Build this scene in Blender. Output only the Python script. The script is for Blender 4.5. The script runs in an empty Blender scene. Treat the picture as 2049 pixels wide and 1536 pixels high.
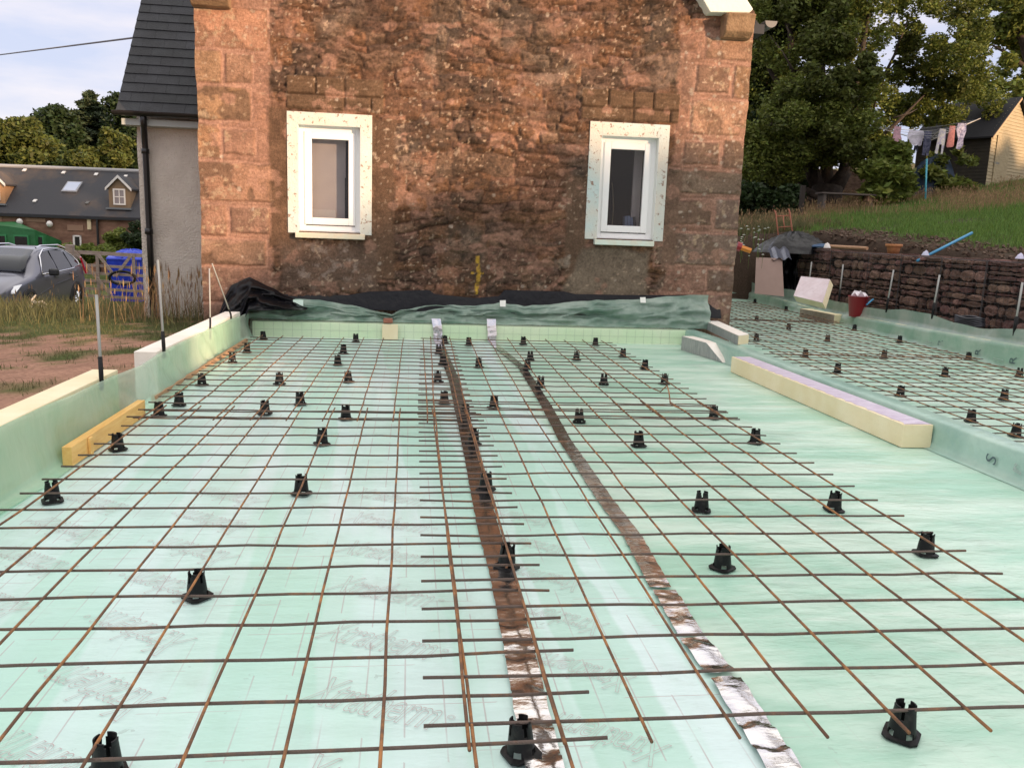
import bpy, math, random
import numpy as np
from mathutils import Vector, Matrix
random.seed(7); rng = np.random.default_rng(7)
scn = bpy.context.scene
COL = scn.collection
# ------------------------------------------------------------------ camera
FPX = 1672.84
RC = np.array([[0.99213, -0.11785, 0.03503], [0.01306, -0.17930, -0.98371], [0.12449, 0.97672, -0.17643]])
u_, s_, vt_ = np.linalg.svd(RC); RC = u_ @ vt_
CP = np.array([1.2474, -1.6555, 1.1795])
cam = bpy.data.cameras.new('camera'); camo = bpy.data.objects.new('camera', cam); COL.objects.link(camo)
cam.sensor_width = 36; cam.lens = 36 * FPX / 2049; cam.clip_start = 0.05; cam.clip_end = 2000
M = Matrix([list(RC[0]), list(-RC[1]), list(-RC[2])]).transposed().to_4x4(); M.translation = Vector(CP)
camo.matrix_world = M
scn.camera = camo
# ------------------------------------------------------------------ light
SUN_EL = math.radians(10); SUN_AZ = math.radians(135)      # azimuth from +y towards +x
sun = bpy.data.lights.new('sun', 'SUN'); suno = bpy.data.objects.new('sun', sun); COL.objects.link(suno)
sun.energy = 5.0; sun.angle = math.radians(0.7); sun.color = (1.0, 0.68, 0.43)
sd = Vector((math.sin(SUN_AZ) * math.cos(SUN_EL), math.cos(SUN_AZ) * math.cos(SUN_EL), math.sin(SUN_EL)))
suno.rotation_euler = sd.to_track_quat('Z', 'Y').to_euler()
w = bpy.data.worlds.new('World'); scn.world = w; w.use_nodes = True
nt = w.node_tree; nt.nodes.clear()
N = nt.nodes.new; L = nt.links.new
out = N('ShaderNodeOutputWorld'); bg = N('ShaderNodeBackground'); bg2 = N('ShaderNodeBackground'); mx = N('ShaderNodeMixShader')
sky = N('ShaderNodeTexSky'); sky.sky_type = 'NISHITA'; sky.sun_disc = False
sky.sun_elevation = SUN_EL; sky.sun_rotation = SUN_AZ; sky.dust_density = 1.5
bg.inputs[1].default_value = 0.13
bg2.inputs[1].default_value = 1.0
tcz = N('ShaderNodeTexCoord'); sz_ = N('ShaderNodeSeparateXYZ'); mrz = N('ShaderNodeMapRange'); mrz.inputs[1].default_value = .22; mrz.inputs[2].default_value = .8; mrz.inputs[3].default_value = 1.05; mrz.inputs[4].default_value = 2.3
L(tcz.outputs['Generated'], sz_.inputs[0]); L(sz_.outputs[2], mrz.inputs[0]); L(mrz.outputs[0], bg2.inputs[1])
tc = N('ShaderNodeTexCoord'); mp = N('ShaderNodeMapping'); mp.inputs['Scale'].default_value = (1.1, 1.1, 4.5)
no = N('ShaderNodeTexNoise'); no.inputs['Scale'].default_value = 2.2; no.inputs['Detail'].default_value = 7; no.inputs['Roughness'].default_value = .55
cr = N('ShaderNodeValToRGB'); cr.color_ramp.elements[0].position = .42; cr.color_ramp.elements[0].color = (.53, .565, .74, 1)
cr.color_ramp.elements[1].position = .58; cr.color_ramp.elements[1].color = (.78, .72, .77, 1)
L(tc.outputs['Generated'], mp.inputs[0]); L(mp.outputs[0], no.inputs[0]); L(no.outputs[0], cr.inputs[0]); zc_ = N('ShaderNodeMapRange'); zc_.inputs[1].default_value = .25; zc_.inputs[2].default_value = .7; L(sz_.outputs[2], zc_.inputs[0])
wm = N('ShaderNodeMix'); wm.data_type = 'RGBA'; wm.inputs[7].default_value = (.66, .63, .60, 1); L(zc_.outputs[0], wm.inputs[0]); L(cr.outputs[0], wm.inputs[6]); L(wm.outputs[2], bg2.inputs[0])
L(sky.outputs[0], bg.inputs[0]); L(bg.outputs[0], mx.inputs[1]); L(bg2.outputs[0], mx.inputs[2]); mx.inputs[0].default_value = .85
L(mx.outputs[0], out.inputs[0])
scn.view_settings.view_transform = 'Standard'; scn.view_settings.look = 'None'; scn.view_settings.gamma = 1
scn.view_settings.exposure = 0.35
# ------------------------------------------------------------------ pixel -> place helpers (photo pixel ray met with a real plane; PD just goes a chosen distance along the ray)
def ray(u, v): return RC.T @ np.array([(u - 1024.5) / FPX, (v - 768) / FPX, 1])
def PZ(u, v, z=0.): d = ray(u, v); return CP + (z - CP[2]) / d[2] * d
def PY(u, v, y): d = ray(u, v); return CP + (y - CP[1]) / d[1] * d
def PX(u, v, x): d = ray(u, v); return CP + (x - CP[0]) / d[0] * d
def PD(u, v, t): return CP + t * ray(u, v)
# ------------------------------------------------------------------ object helpers
def tag(o, label=None, cat=None, group=None, kind=None):
    if label: o['label'] = label
    if cat: o['category'] = cat
    if group: o['group'] = group
    if kind: o['kind'] = kind
    return o
def thing(name, label, cat, loc=(0, 0, 0), rz=0, group=None):
    o = bpy.data.objects.new(name, None); COL.objects.link(o); o.location = loc; o.rotation_euler = (0, 0, rz)
    o.empty_display_size = .1
    return tag(o, label, cat, group)
def dup(root, loc, rz, label=None):
    r = root.copy(); COL.objects.link(r); r.location = loc; r.rotation_euler = (0, 0, rz)
    if label: r['label'] = label
    for ch in list(root.children):
        c = ch.copy(); COL.objects.link(c); c.parent = r
        for g in ch.children:
            d = g.copy(); COL.objects.link(d); d.parent = c
    return r
class MB:
    def __init__(s): s.v = []; s.f = []
    def add(s, vs, fs):
        n = len(s.v); s.v += [tuple(map(float, p)) for p in vs]; s.f += [tuple(i + n for i in f) for f in fs]; return s
    def box(s, c, d, rot=None):
        hx, hy, hz = d[0] / 2, d[1] / 2, d[2] / 2
        vs = [Vector((x, y, z)) for x in (-hx, hx) for y in (-hy, hy) for z in (-hz, hz)]
        if rot is not None: vs = [rot @ p for p in vs]
        vs = [p + Vector(c) for p in vs]
        return s.add(vs, [(0, 1, 3, 2), (4, 6, 7, 5), (0, 4, 5, 1), (2, 3, 7, 6), (0, 2, 6, 4), (1, 5, 7, 3)])
    def bb(s, x0, x1, y0, y1, z0, z1): return s.box(((x0 + x1) / 2, (y0 + y1) / 2, (z0 + z1) / 2), (abs(x1 - x0), abs(y1 - y0), abs(z1 - z0)))
    def tube(s, pts, r, n=8, cap=True):
        pts = [Vector(p) for p in pts]; m = len(pts)
        rs = r if isinstance(r, (list, tuple)) else [r] * m
        vs = []; up = None
        for i, p in enumerate(pts):
            t = (pts[min(i + 1, m - 1)] - pts[max(i - 1, 0)])
            if t.length < 1e-9: t = Vector((0, 0, 1))
            t.normalize()
            if up is None: up = Vector((0, 0, 1)) if abs(t.z) < .9 else Vector((1, 0, 0))
            a = t.cross(up)
            if a.length < 1e-6: a = t.orthogonal()
            a.normalize(); b = t.cross(a).normalized(); up = -b if False else up
            for k in range(n):
                q = 2 * math.pi * k / n; vs.append(p + (a * math.cos(q) + b * math.sin(q)) * rs[i])
        fs = [(i * n + k, i * n + (k + 1) % n, (i + 1) * n + (k + 1) % n, (i + 1) * n + k) for i in range(m - 1) for k in range(n)]
        if cap: fs += [tuple(range(n))[::-1], tuple(range((m - 1) * n, m * n))]
        return s.add(vs, fs)
    def lathe(s, prof, n=16, c=(0, 0, 0), sx=1, sy=1, cap=False):
        vs = [(c[0] + sx * r * math.cos(2 * math.pi * k / n), c[1] + sy * r * math.sin(2 * math.pi * k / n), c[2] + z) for r, z in prof for k in range(n)]
        fs = [(i * n + k, i * n + (k + 1) % n, (i + 1) * n + (k + 1) % n, (i + 1) * n + k) for i in range(len(prof) - 1) for k in range(n)]
        if cap: fs += [tuple(range(n))[::-1], tuple(range((len(prof) - 1) * n, len(prof) * n))]
        return s.add(vs, fs)
    def prism(s, poly, off):
        n = len(poly); off = Vector(off); vs = [Vector(p) for p in poly] + [Vector(p) + off for p in poly]
        return s.add(vs, [tuple(range(n))[::-1], tuple(range(n, 2 * n))] + [(i, (i + 1) % n, n + (i + 1) % n, n + i) for i in range(n)])
    def grid(s, P):        # P: list of rows of points
        nr = len(P); nc = len(P[0]); vs = [p for r in P for p in r]
        return s.add(vs, [(i * nc + j, i * nc + j + 1, (i + 1) * nc + j + 1, (i + 1) * nc + j) for i in range(nr - 1) for j in range(nc - 1)])
    def build(s, name, mat, parent=None, smooth=False, bevel=0, fix=True, solid=0):
        me = bpy.data.meshes.new(name); me.from_pydata(s.v, [], s.f); me.update()
        if fix:
            import bmesh
            bm = bmesh.new(); bm.from_mesh(me); bmesh.ops.recalc_face_normals(bm, faces=bm.faces); bm.to_mesh(me); bm.free()
        o = bpy.data.objects.new(name, me); COL.objects.link(o); me.materials.append(mat)
        if smooth: me.polygons.foreach_set('use_smooth', [True] * len(me.polygons))
        if parent is not None: o.parent = parent
        if bevel:
            b = o.modifiers.new('b', 'BEVEL'); b.width = bevel; b.segments = 2; b.limit_method = 'ANGLE'
        if solid:
            b = o.modifiers.new('s', 'SOLIDIFY'); b.thickness = solid
        return o
def npmesh(name, V, F, mat, parent=None, smooth=False, attr=None):
    me = bpy.data.meshes.new(name); V = np.asarray(V, np.float32); F = np.asarray(F, np.int32); k = F.shape[1]
    me.vertices.add(len(V)); me.vertices.foreach_set('co', V.ravel())
    me.loops.add(F.size); me.loops.foreach_set('vertex_index', F.ravel())
    me.polygons.add(len(F)); me.polygons.foreach_set('loop_start', np.arange(0, F.size, k, dtype=np.int32))
    me.polygons.foreach_set('loop_total', np.full(len(F), k, np.int32))
    me.update(calc_edges=True)
    if smooth: me.polygons.foreach_set('use_smooth', [True] * len(F))
    if attr is not None:
        a = me.color_attributes.new('Col', 'FLOAT_COLOR', 'POINT'); a.data.foreach_set('color', np.column_stack([attr, np.ones(len(attr))]).astype(np.float32).ravel())
    me.materials.append(mat); o = bpy.data.objects.new(name, me); COL.objects.link(o)
    if parent is not None: o.parent = parent
    return o
# ------------------------------------------------------------------ numpy noise
TAB = rng.random((256, 256))
def vn(x, y):
    xi = np.floor(x).astype(int); yi = np.floor(y).astype(int); fx = x - xi; fy = y - yi
    fx = fx * fx * (3 - 2 * fx); fy = fy * fy * (3 - 2 * fy)
    a = TAB[xi % 256, yi % 256]; b = TAB[(xi + 1) % 256, yi % 256]; c = TAB[xi % 256, (yi + 1) % 256]; d = TAB[(xi + 1) % 256, (yi + 1) % 256]
    return (a * (1 - fx) + b * fx) * (1 - fy) + (c * (1 - fx) + d * fx) * fy
def fbm(x, y, o=4, g=.5):
    x = np.asarray(x, float); y = np.asarray(y, float); t = 0; a = 1; n = 0
    for i in range(o): t = t + a * vn(x * 2 ** i + 17.3 * i, y * 2 ** i + 9.1 * i); n += a; a *= g
    return t / n
def ss(a, b, x): t = np.clip((x - a) / (b - a), 0, 1); return t * t * (3 - 2 * t)
# ------------------------------------------------------------------ materials
def mat(name, col=(.5, .5, .5), rough=.6, metal=0, col2=None, nscale=6, ndet=5, bump=0, bscale=None, spec=None, alpha=1, attr=False, island=0, transl=0, stretch=None, coat=0, ramp=(.38, .64), trans=0):
    m = bpy.data.materials.new(name); m.use_nodes = True; t = m.node_tree; b = t.nodes['Principled BSDF']; N = t.nodes.new; L = t.links.new
    b.inputs['Roughness'].default_value = rough; b.inputs['Metallic'].default_value = metal; b.inputs['Base Color'].default_value = (*col, 1)
    if spec is not None: b.inputs['Specular IOR Level'].default_value = spec
    if coat: b.inputs['Coat Weight'].default_value = coat; b.inputs['Coat Roughness'].default_value = .05
    if trans: b.inputs['Transmission Weight'].default_value = trans
    src = None
    tc = N('ShaderNodeTexCoord'); mp = N('ShaderNodeMapping'); L(tc.outputs['Object'], mp.inputs[0])
    if stretch: mp.inputs['Scale'].default_value = stretch
    if col2 is not None:
        n = N('ShaderNodeTexNoise'); n.inputs['Scale'].default_value = nscale; n.inputs['Detail'].default_value = ndet; n.inputs['Roughness'].default_value = .65
        L(mp.outputs[0], n.inputs[0]); r = N('ShaderNodeValToRGB'); r.color_ramp.elements[0].position = ramp[0]; r.color_ramp.elements[1].position = ramp[1]
        r.color_ramp.elements[0].color = (*col, 1); r.color_ramp.elements[1].color = (*col2, 1); L(n.outputs[0], r.inputs[0]); src = r.outputs[0]
    if attr:
        a = N('ShaderNodeAttribute'); a.attribute_name = 'Col'
        if src is None: src = a.outputs[0]
        else:
            mm = N('ShaderNodeMix'); mm.data_type = 'RGBA'; mm.blend_type = 'MULTIPLY'; mm.inputs[0].default_value = 1; L(a.outputs[0], mm.inputs[6]); L(src, mm.inputs[7]); src = mm.outputs[2]
    if island:
        g = N('ShaderNodeNewGeometry'); h = N('ShaderNodeHueSaturation'); mr = N('ShaderNodeMapRange'); mr.inputs[3].default_value = 1 - island; mr.inputs[4].default_value = 1 + island
        L(g.outputs['Random Per Island'], mr.inputs[0]); L(mr.outputs[0], h.inputs['Value'])
        m2 = N('ShaderNodeMath'); m2.operation = 'MULTIPLY'; m2.inputs[1].default_value = 7.13; L(g.outputs['Random Per Island'], m2.inputs[0]); m3 = N('ShaderNodeMath'); m3.operation = 'FRACT'; L(m2.outputs[0], m3.inputs[0])
        m4 = N('ShaderNodeMapRange'); m4.inputs[3].default_value = .475; m4.inputs[4].default_value = .515; L(m3.outputs[0], m4.inputs[0]); L(m4.outputs[0], h.inputs['Hue'])
        if src is None: h.inputs['Color'].default_value = (*col, 1)
        else: L(src, h.inputs['Color'])
        src = h.outputs[0]
    if src is not None: L(src, b.inputs['Base Color'])
    if bump:
        n = N('ShaderNodeTexNoise'); n.inputs['Scale'].default_value = bscale or nscale * 4; n.inputs['Detail'].default_value = 6; L(mp.outputs[0], n.inputs[0])
        bp = N('ShaderNodeBump'); bp.inputs['Strength'].default_value = min(1, bump); bp.inputs['Distance'].default_value = .02; L(n.outputs[0], bp.inputs['Height']); L(bp.outputs[0], b.inputs['Normal'])
    o = t.nodes['Material Output']
    if transl:
        tr = N('ShaderNodeBsdfTranslucent'); mx = N('ShaderNodeMixShader'); mx.inputs[0].default_value = transl; L(b.outputs[0], mx.inputs[1]); L(tr.outputs[0], mx.inputs[2])
        if src is not None: L(src, tr.inputs[0])
        else: tr.inputs[0].default_value = (*col, 1)
        L(mx.outputs[0], o.inputs[0])
    if alpha < 1:
        tr = N('ShaderNodeBsdfTransparent'); mx = N('ShaderNodeMixShader'); mx.inputs[0].default_value = alpha; L(tr.outputs[0], mx.inputs[1]); L(b.outputs[0], mx.inputs[2]); L(mx.outputs[0], o.inputs[0])
        tr.inputs[0].default_value = (min(1, col[0] * .5 + .5), min(1, col[1] * .5 + .55), min(1, col[2] * .5 + .5), 1) if 'green_film' in name and 'thin' not in name else ((.92, .97, .90, 1) if 'film' in name else (.95, .95, .95, 1))
    m['b'] = 1
    return m
MT = {}
MT['rust'] = mat('rust', (.15, .075, .042), .75, .0, (.44, .19, .06), 9, 6, .5, 240, stretch=(1, 1, 1), ramp=(.46, .66))
MT['rustb'] = mat('rust_dark', (.12, .085, .07), .75, .0, (.34, .15, .06), 5, 6, .5, 240, ramp=(.52, .74))
MT['black_plastic'] = mat('black_plastic', (.006, .006, .007), .5, 0, (.035, .033, .030), 30, 5, 0, spec=.25, ramp=(.5, .75))
MT['film'] = mat('green_film', (.48, .72, .57), .26, 0, (.72, .82, .68), 1.3, 5, .8, 5, alpha=.52, stretch=(1, 1, .5))
MT['film_clear'] = mat('clear_green_film', (.42, .60, .50), .2, 0, (.62, .72, .64), 2.5, 4, .5, 7, alpha=.55)
MT['film_thin'] = mat('thin_green_film', (.55, .76, .56), .25, 0, (.74, .84, .66), 2.5, 4, .35, 8, alpha=.24)
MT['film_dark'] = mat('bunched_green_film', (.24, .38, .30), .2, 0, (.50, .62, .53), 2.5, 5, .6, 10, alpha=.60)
MT['dpm'] = mat('black_membrane', (.006, .006, .008), .33, bump=.6, bscale=14, spec=.25)
MT['cream'] = mat('cream_foam', (.78, .66, .42), .8, 0, (.84, .74, .52), 3, 5, .15, 60)
MT['foamwhite'] = mat('pale_foam', (.80, .74, .66), .8, 0, (.86, .82, .76), 4, 5, .15, 50)
MT['foil'] = mat('foil_face', (.62, .55, .62), .33, .55, (.78, .72, .78), 9, 5, .5, 25)
MT['foilgrey'] = mat('foil_edge', (.36, .36, .37), .4, .5, (.55, .54, .53), 10, 5, .8, 30, stretch=(6, 6, .6))
MT['tape'] = mat('foil_tape', (.74, .72, .72), .15, 1, bump=.35, bscale=9, stretch=(.8, 1.6, 1))
MT['pine'] = mat('pine', (.80, .45, .13), .6, 0, (.88, .56, .20), 5, 6, .2, 60, stretch=(9, 1, 9))
MT['oldpine'] = mat('brown_batten', (.40, .22, .12), .65, 0, (.50, .29, .17), 5, 6, .2, 60, stretch=(9, 1, 9))
MT['steelpin'] = mat('grey_pin', (.38, .38, .36), .5, .3)
MT['print'] = mat('grey_print', (.36, .38, .37), .8)
MT['printred'] = mat('pink_print', (.46, .38, .38), .5)
MT['printdark'] = mat('dark_print', (.08, .12, .13), .7)
MT['pvc'] = mat('white_pvc', (.86, .85, .84), .3)
MT['slate'] = mat('slate', (.012, .013, .017), .7, 0, (.024, .026, .032), 5, 5, .3, 50, island=.18)
MT['render'] = mat('harled_render', (.60, .54, .47), .9, 0, (.70, .64, .56), 3, 6, 1, 55)
MT['blackpaint'] = mat('black_gutter', (.012, .012, .013), .3)
MT['glass'] = mat('glass', (.02, .02, .025), .04, spec=.8)
# ------------------------------------------------------------------ floor of the slab: green film over insulation boards
def floor_mat():
    m = bpy.data.materials.new('film_over_boards'); m.use_nodes = True; t = m.node_tree; b = t.nodes['Principled BSDF']; N = t.nodes.new; L = t.links.new
    tc = N('ShaderNodeTexCoord'); sx = N('ShaderNodeSeparateXYZ'); L(tc.outputs['Object'], sx.inputs[0])
    def mth(op, a, b_=None, c=None):
        n = N('ShaderNodeMath'); n.operation = op
        for i, q in enumerate((a, b_, c)):
            if q is None: continue
            if isinstance(q, (int, float)): n.inputs[i].default_value = q
            else: L(q, n.inputs[i])
        return n.outputs[0]
    X = sx.outputs[0]; Y = sx.outputs[1]
    def noise(sc, st, det=4, rough=.55):
        mp = N('ShaderNodeMapping'); mp.inputs['Scale'].default_value = st; L(tc.outputs['Object'], mp.inputs[0])
        n = N('ShaderNodeTexNoise'); n.inputs['Scale'].default_value = sc; n.inputs['Detail'].default_value = det; n.inputs['Roughness'].default_value = rough; L(mp.outputs[0], n.inputs[0]); return n.outputs[0]
    def mixc(f, a, b_):
        n = N('ShaderNodeMix'); n.data_type = 'RGBA'
        for i, q in ((0, f), (6, a), (7, b_)):
            if isinstance(q, (int, float)): n.inputs[i].default_value = q
            elif isinstance(q, tuple): n.inputs[i].default_value = (*q, 1)
            else: L(q, n.inputs[i])
        return n.outputs[2]
    def step(x, a, w): n = N('ShaderNodeMapRange'); n.inputs[1].default_value = a; n.inputs[2].default_value = a + w; n.interpolation_type = 'SMOOTHSTEP'; L(x, n.inputs[0]); return n.outputs[0]
    wob = mth('MULTIPLY_ADD', noise(1.2, (1, 1, 1), 2), .12, X)
    patch = step(noise(.9, (1.0, .5, 1), 3), .40, .25)
    fine = step(noise(3.2, (1.6, .22, 1), 5), .40, .22)
    bnd = mth('ABSOLUTE', mth('SUBTRACT', mth('FRACT', mth('ADD', mth('MULTIPLY', wob, 1.55), mth('MULTIPLY', Y, .10))), .5))
    left = mixc(mth('MULTIPLY', step(bnd, .20, .03), .55), mixc(patch, (.45, .695, .61), (.62, .775, .765)), (.66, .79, .80))
    left = mixc(mth('MULTIPLY', fine, .45), left, (.44, .69, .575))
    # strips where two layers of film overlap
    st = mth('MULTIPLY', step(wob, 1.74, .015), mth('SUBTRACT', 1, step(wob, 1.95, .02)))
    left = mixc(mth('MULTIPLY', st, .55), left, (.36, .62, .50))
    rightc = mixc(step(noise(2.2, (.5, 1.4, 1), 5, .6), .36, .28), (.35, .58, .46), (.55, .71, .61))
    rightc = mixc(mth('MULTIPLY', step(noise(3.2, (.5, 2.4, 1), 4), .58, .12), .6), rightc, (.66, .78, .70))
    c = mixc(step(wob, 2.12, .06), left, rightc)
    # printed lines of the board facing seen through the film
    def lines(co, sp, wd, dash_co, dsp, duty, ph=0):
        a = mth('ABSOLUTE', mth('SUBTRACT', mth('FRACT', mth('MULTIPLY_ADD', co, 1 / sp, ph)), .5)); ln = mth('SUBTRACT', 1, step(a, wd / sp / 2, wd / sp / 2))
        d = mth('LESS_THAN', mth('FRACT', mth('MULTIPLY', dash_co, 1 / dsp)), duty); return mth('MULTIPLY', ln, d)
    pl = mth('MAXIMUM', lines(X, .10, .0026, mth('ADD', Y, X), .47, .80), lines(Y, .20, .0024, mth('SUBTRACT', X, mth('MULTIPLY', Y, 2.0)), .61, .45))
    vis = mth('MULTIPLY', step(noise(2.2, (1, 1, 1), 2), .34, .2), .62)
    vis = mth('MULTIPLY', vis, mth('SUBTRACT', 1, mth('MULTIPLY', step(X, 2.0, .3), .85)))
    c = mixc(mth('MULTIPLY', pl, vis), c, (.42, .33, .34))
    # dirt and dust
    c = mixc(mth('MULTIPLY', step(noise(1.6, (1, 1, 1), 7, .7), .53, .16), .36), c, (.36, .45, .40))
    c = mixc(mth('MULTIPLY', step(noise(38, (1, 1, 1), 3, .7), .70, .05), .5), c, (.72, .75, .72))
    c = mixc(mth('MULTIPLY', step(noise(14, (1, 1, 1), 4, .75), .66, .05), .35), c, (.25, .30, .27))
    L(c, b.inputs['Base Color'])
    rr = N('ShaderNodeMapRange'); rr.inputs[3].default_value = .24; rr.inputs[4].default_value = .5; L(noise(3, (1, 1, 1), 4), rr.inputs[0]); L(rr.outputs[0], b.inputs['Roughness'])
    b.inputs['Specular IOR Level'].default_value = .42
    h1 = noise(2.6, (.7, 2.0, 1), 5, .5); h2 = noise(9, (1, 2.2, 1), 3)
    amp = mth('MULTIPLY_ADD', step(X, 2.1, .5), .50, .42)
    h = mth('MULTIPLY', mth('MULTIPLY_ADD', h2, .25, h1), amp)
    bp = N('ShaderNodeBump'); bp.inputs['Strength'].default_value = .8; bp.inputs['Distance'].default_value = .045; L(h, bp.inputs['Height']); L(bp.outputs[0], b.inputs['Normal'])
    return m
MT['floor'] = floor_mat()
xs = np.linspace(-.5, 4.42, 90); ys = np.linspace(-3.2, 7.62, 150); XX, YY = np.meshgrid(xs, ys)
ZZ = .004 * fbm(XX * 1.5, YY * 4, 3) * ss(2., 2.6, XX) - .003
nr, nc = XX.shape
def gridfaces(nr, nc, mask=None):
    i, j = np.meshgrid(np.arange(nr - 1), np.arange(nc - 1), indexing='ij')
    F = np.stack([i * nc + j, i * nc + j + 1, (i + 1) * nc + j + 1, (i + 1) * nc + j], -1)
    if mask is not None: F = F[mask]
    return F.reshape(-1, 4)
fl = npmesh('slab_floor', np.column_stack([XX.ravel(), YY.ravel(), ZZ.ravel()]), gridfaces(nr, nc), MT['floor'], smooth=True); tag(fl, kind='structure')
def rx_edge(y): return 7.40 + .105 * (y - 6.5)
V = []; 
ys2 = np.linspace(-1, 15.3, 60)
for y in ys2:
    xl = 4.5 if y < 7.7 else 4.9
    for x in np.linspace(xl, rx_edge(y) + .12, 24): V.append((x, y, -.002 + .003 * random.random()))
fr = npmesh('side_slab_floor', V, gridfaces(60, 24), MT['floor'], smooth=True); tag(fr, kind='structure')
# ------------------------------------------------------------------ writing seen through the film
def text_mesh(body, size, shear=0, bevel=.0011, fill='NONE'):
    cu = bpy.data.curves.new('t', 'FONT'); cu.body = body; cu.size = size; cu.shear = shear; cu.fill_mode = fill; cu.bevel_depth = bevel if fill == 'NONE' else 0; cu.resolution_u = 4; cu.bevel_resolution = 0
    cu.space_character = .92
    if fill != 'NONE': cu.fill_mode = 'FRONT'
    cu.dimensions = '2D'
    o = bpy.data.objects.new('t', cu); COL.objects.link(o); dg = bpy.context.evaluated_depsgraph_get(); dg.update()
    me = bpy.data.meshes.new_from_object(o.evaluated_get(dg)); bpy.data.objects.remove(o)
    vs = [tuple(v.co) for v in me.vertices]; fs = [tuple(p.vertices) for p in me.polygons]; return vs, fs
tv, tf = text_mesh('Xtratherm', .088, .30, .0006)
tr_, trf = text_mesh('o', .04, 0, .0005)
tv = np.array(tv); tv[:, 0] -= tv[:, 0].min(); tw = tv[:, 0].max(); thh = tv[:, 1].max(); tv = [(p[0] * .36 / tw, p[1] * .13 / thh, p[2]) for p in tv]
def place(vs, m): return [m @ Vector(v) for v in vs]
tb = MB()
def stamp(x, y, deg, s=1):
    m = Matrix.Translation((x, y, .0012)) @ Matrix.Rotation(math.radians(deg), 4, 'Z') @ Matrix.Scale(s, 4) @ Matrix.Scale(.12, 4, (0, 0, 1))
    tb.add(place(tv, m), tf); tb.add(place(tr_, m @ Matrix.Translation((.375, .06, 0))), trf)
for k in range(8): stamp(.985, .333 + .335 * (k - 2), -25, 1)
for k in range(7): stamp(.655, .36 + .315 * (k - 1), 146, 1)
for k in range(6): stamp(1.88, .08 + .315 * k, 146, .8)
for k in range(6): stamp(.13, .28 + .315 * k, 146, 1)
tb.build('printed_lettering', MT['printred'], fl, fix=False)
# ------------------------------------------------------------------ rebar mesh sheets
def mesh_sheet(name, label, x0, y0, nx, ny, rot=0, sag=0, bent=None, z=.082, end=.10):
    t = thing(name, label, 'steel mesh', (x0, y0, z), rot, 'welded rebar mesh sheets lying on the spacers')
    for i in range(nx):
        x = i * .2 + random.uniform(-.002, .002); pts = []; n = 14
        a = -end * random.uniform(.95, 1.03); b = (ny - 1) * .2 + end
        for k in range(n + 1):
            y = a + (b - a) * k / n; pts.append((x + random.uniform(-.0025, .0025), y, .004 + random.uniform(-.0035, .0035)))
        if bent and i == bent:
            pts = [p for p in pts if abs(p[1] - .62) > .2] 
            pts += [(x - .015, .40, -.004), (x + .0, .50, .06), (x + .02, .62, .085), (x + .005, .72, .02)]
            pts.sort(key=lambda p: p[1])
        MB().tube(pts, .0043, 6).build('long_bar', MT['rust'], t, True)
    for j in range(ny):
        y = j * .2 + random.uniform(-.004, .004); pts = []; n = 10
        for k in range(n + 1):
            x = -end + ((nx - 1) * .2 + 2 * end) * k / n; pts.append((x, y + random.uniform(-.002, .002), -.004 + random.uniform(-.0035, .0035)))
        MB().tube(pts, .0043, 6).build('cross_bar', MT['rustb'], t, True)
    return t
mesh_sheet('rebar_mesh', 'rusty welded steel mesh sheet on the left, nearest the camera', -.2, -.2, 10, 19, .0, z=.082)
mesh_sheet('rebar_mesh', 'rusty steel mesh sheet in the right foreground, bar ends pointing at the camera', 1.392, .06, 10, 19, -.006, z=.091)
mesh_sheet('rebar_mesh', 'rusty steel mesh sheet further back on the left, behind the pine plank', -.235, 3.2, 10, 19, -.008, z=.089)
mesh_sheet('rebar_mesh', 'rusty steel mesh sheet at the back right with one bar kinked upwards', 1.405, 3.30, 10, 19, -.018, z=.098, bent=8)
mesh_sheet('rebar_mesh', 'rusty steel mesh sheet on the side slab beside the long cream insulation block', 4.9, 2.76, 11, 19, -.004, z=.082)
mesh_sheet('rebar_mesh', 'rusty steel mesh sheet on the side slab, middle one of three', 5.02, 6.26, 11, 19, -.02, z=.090)
mesh_sheet('rebar_mesh', 'rusty steel mesh sheet on the side slab, farthest one, alongside the house wall', 5.32, 9.72, 11, 19, -.05, z=.098)
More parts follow.
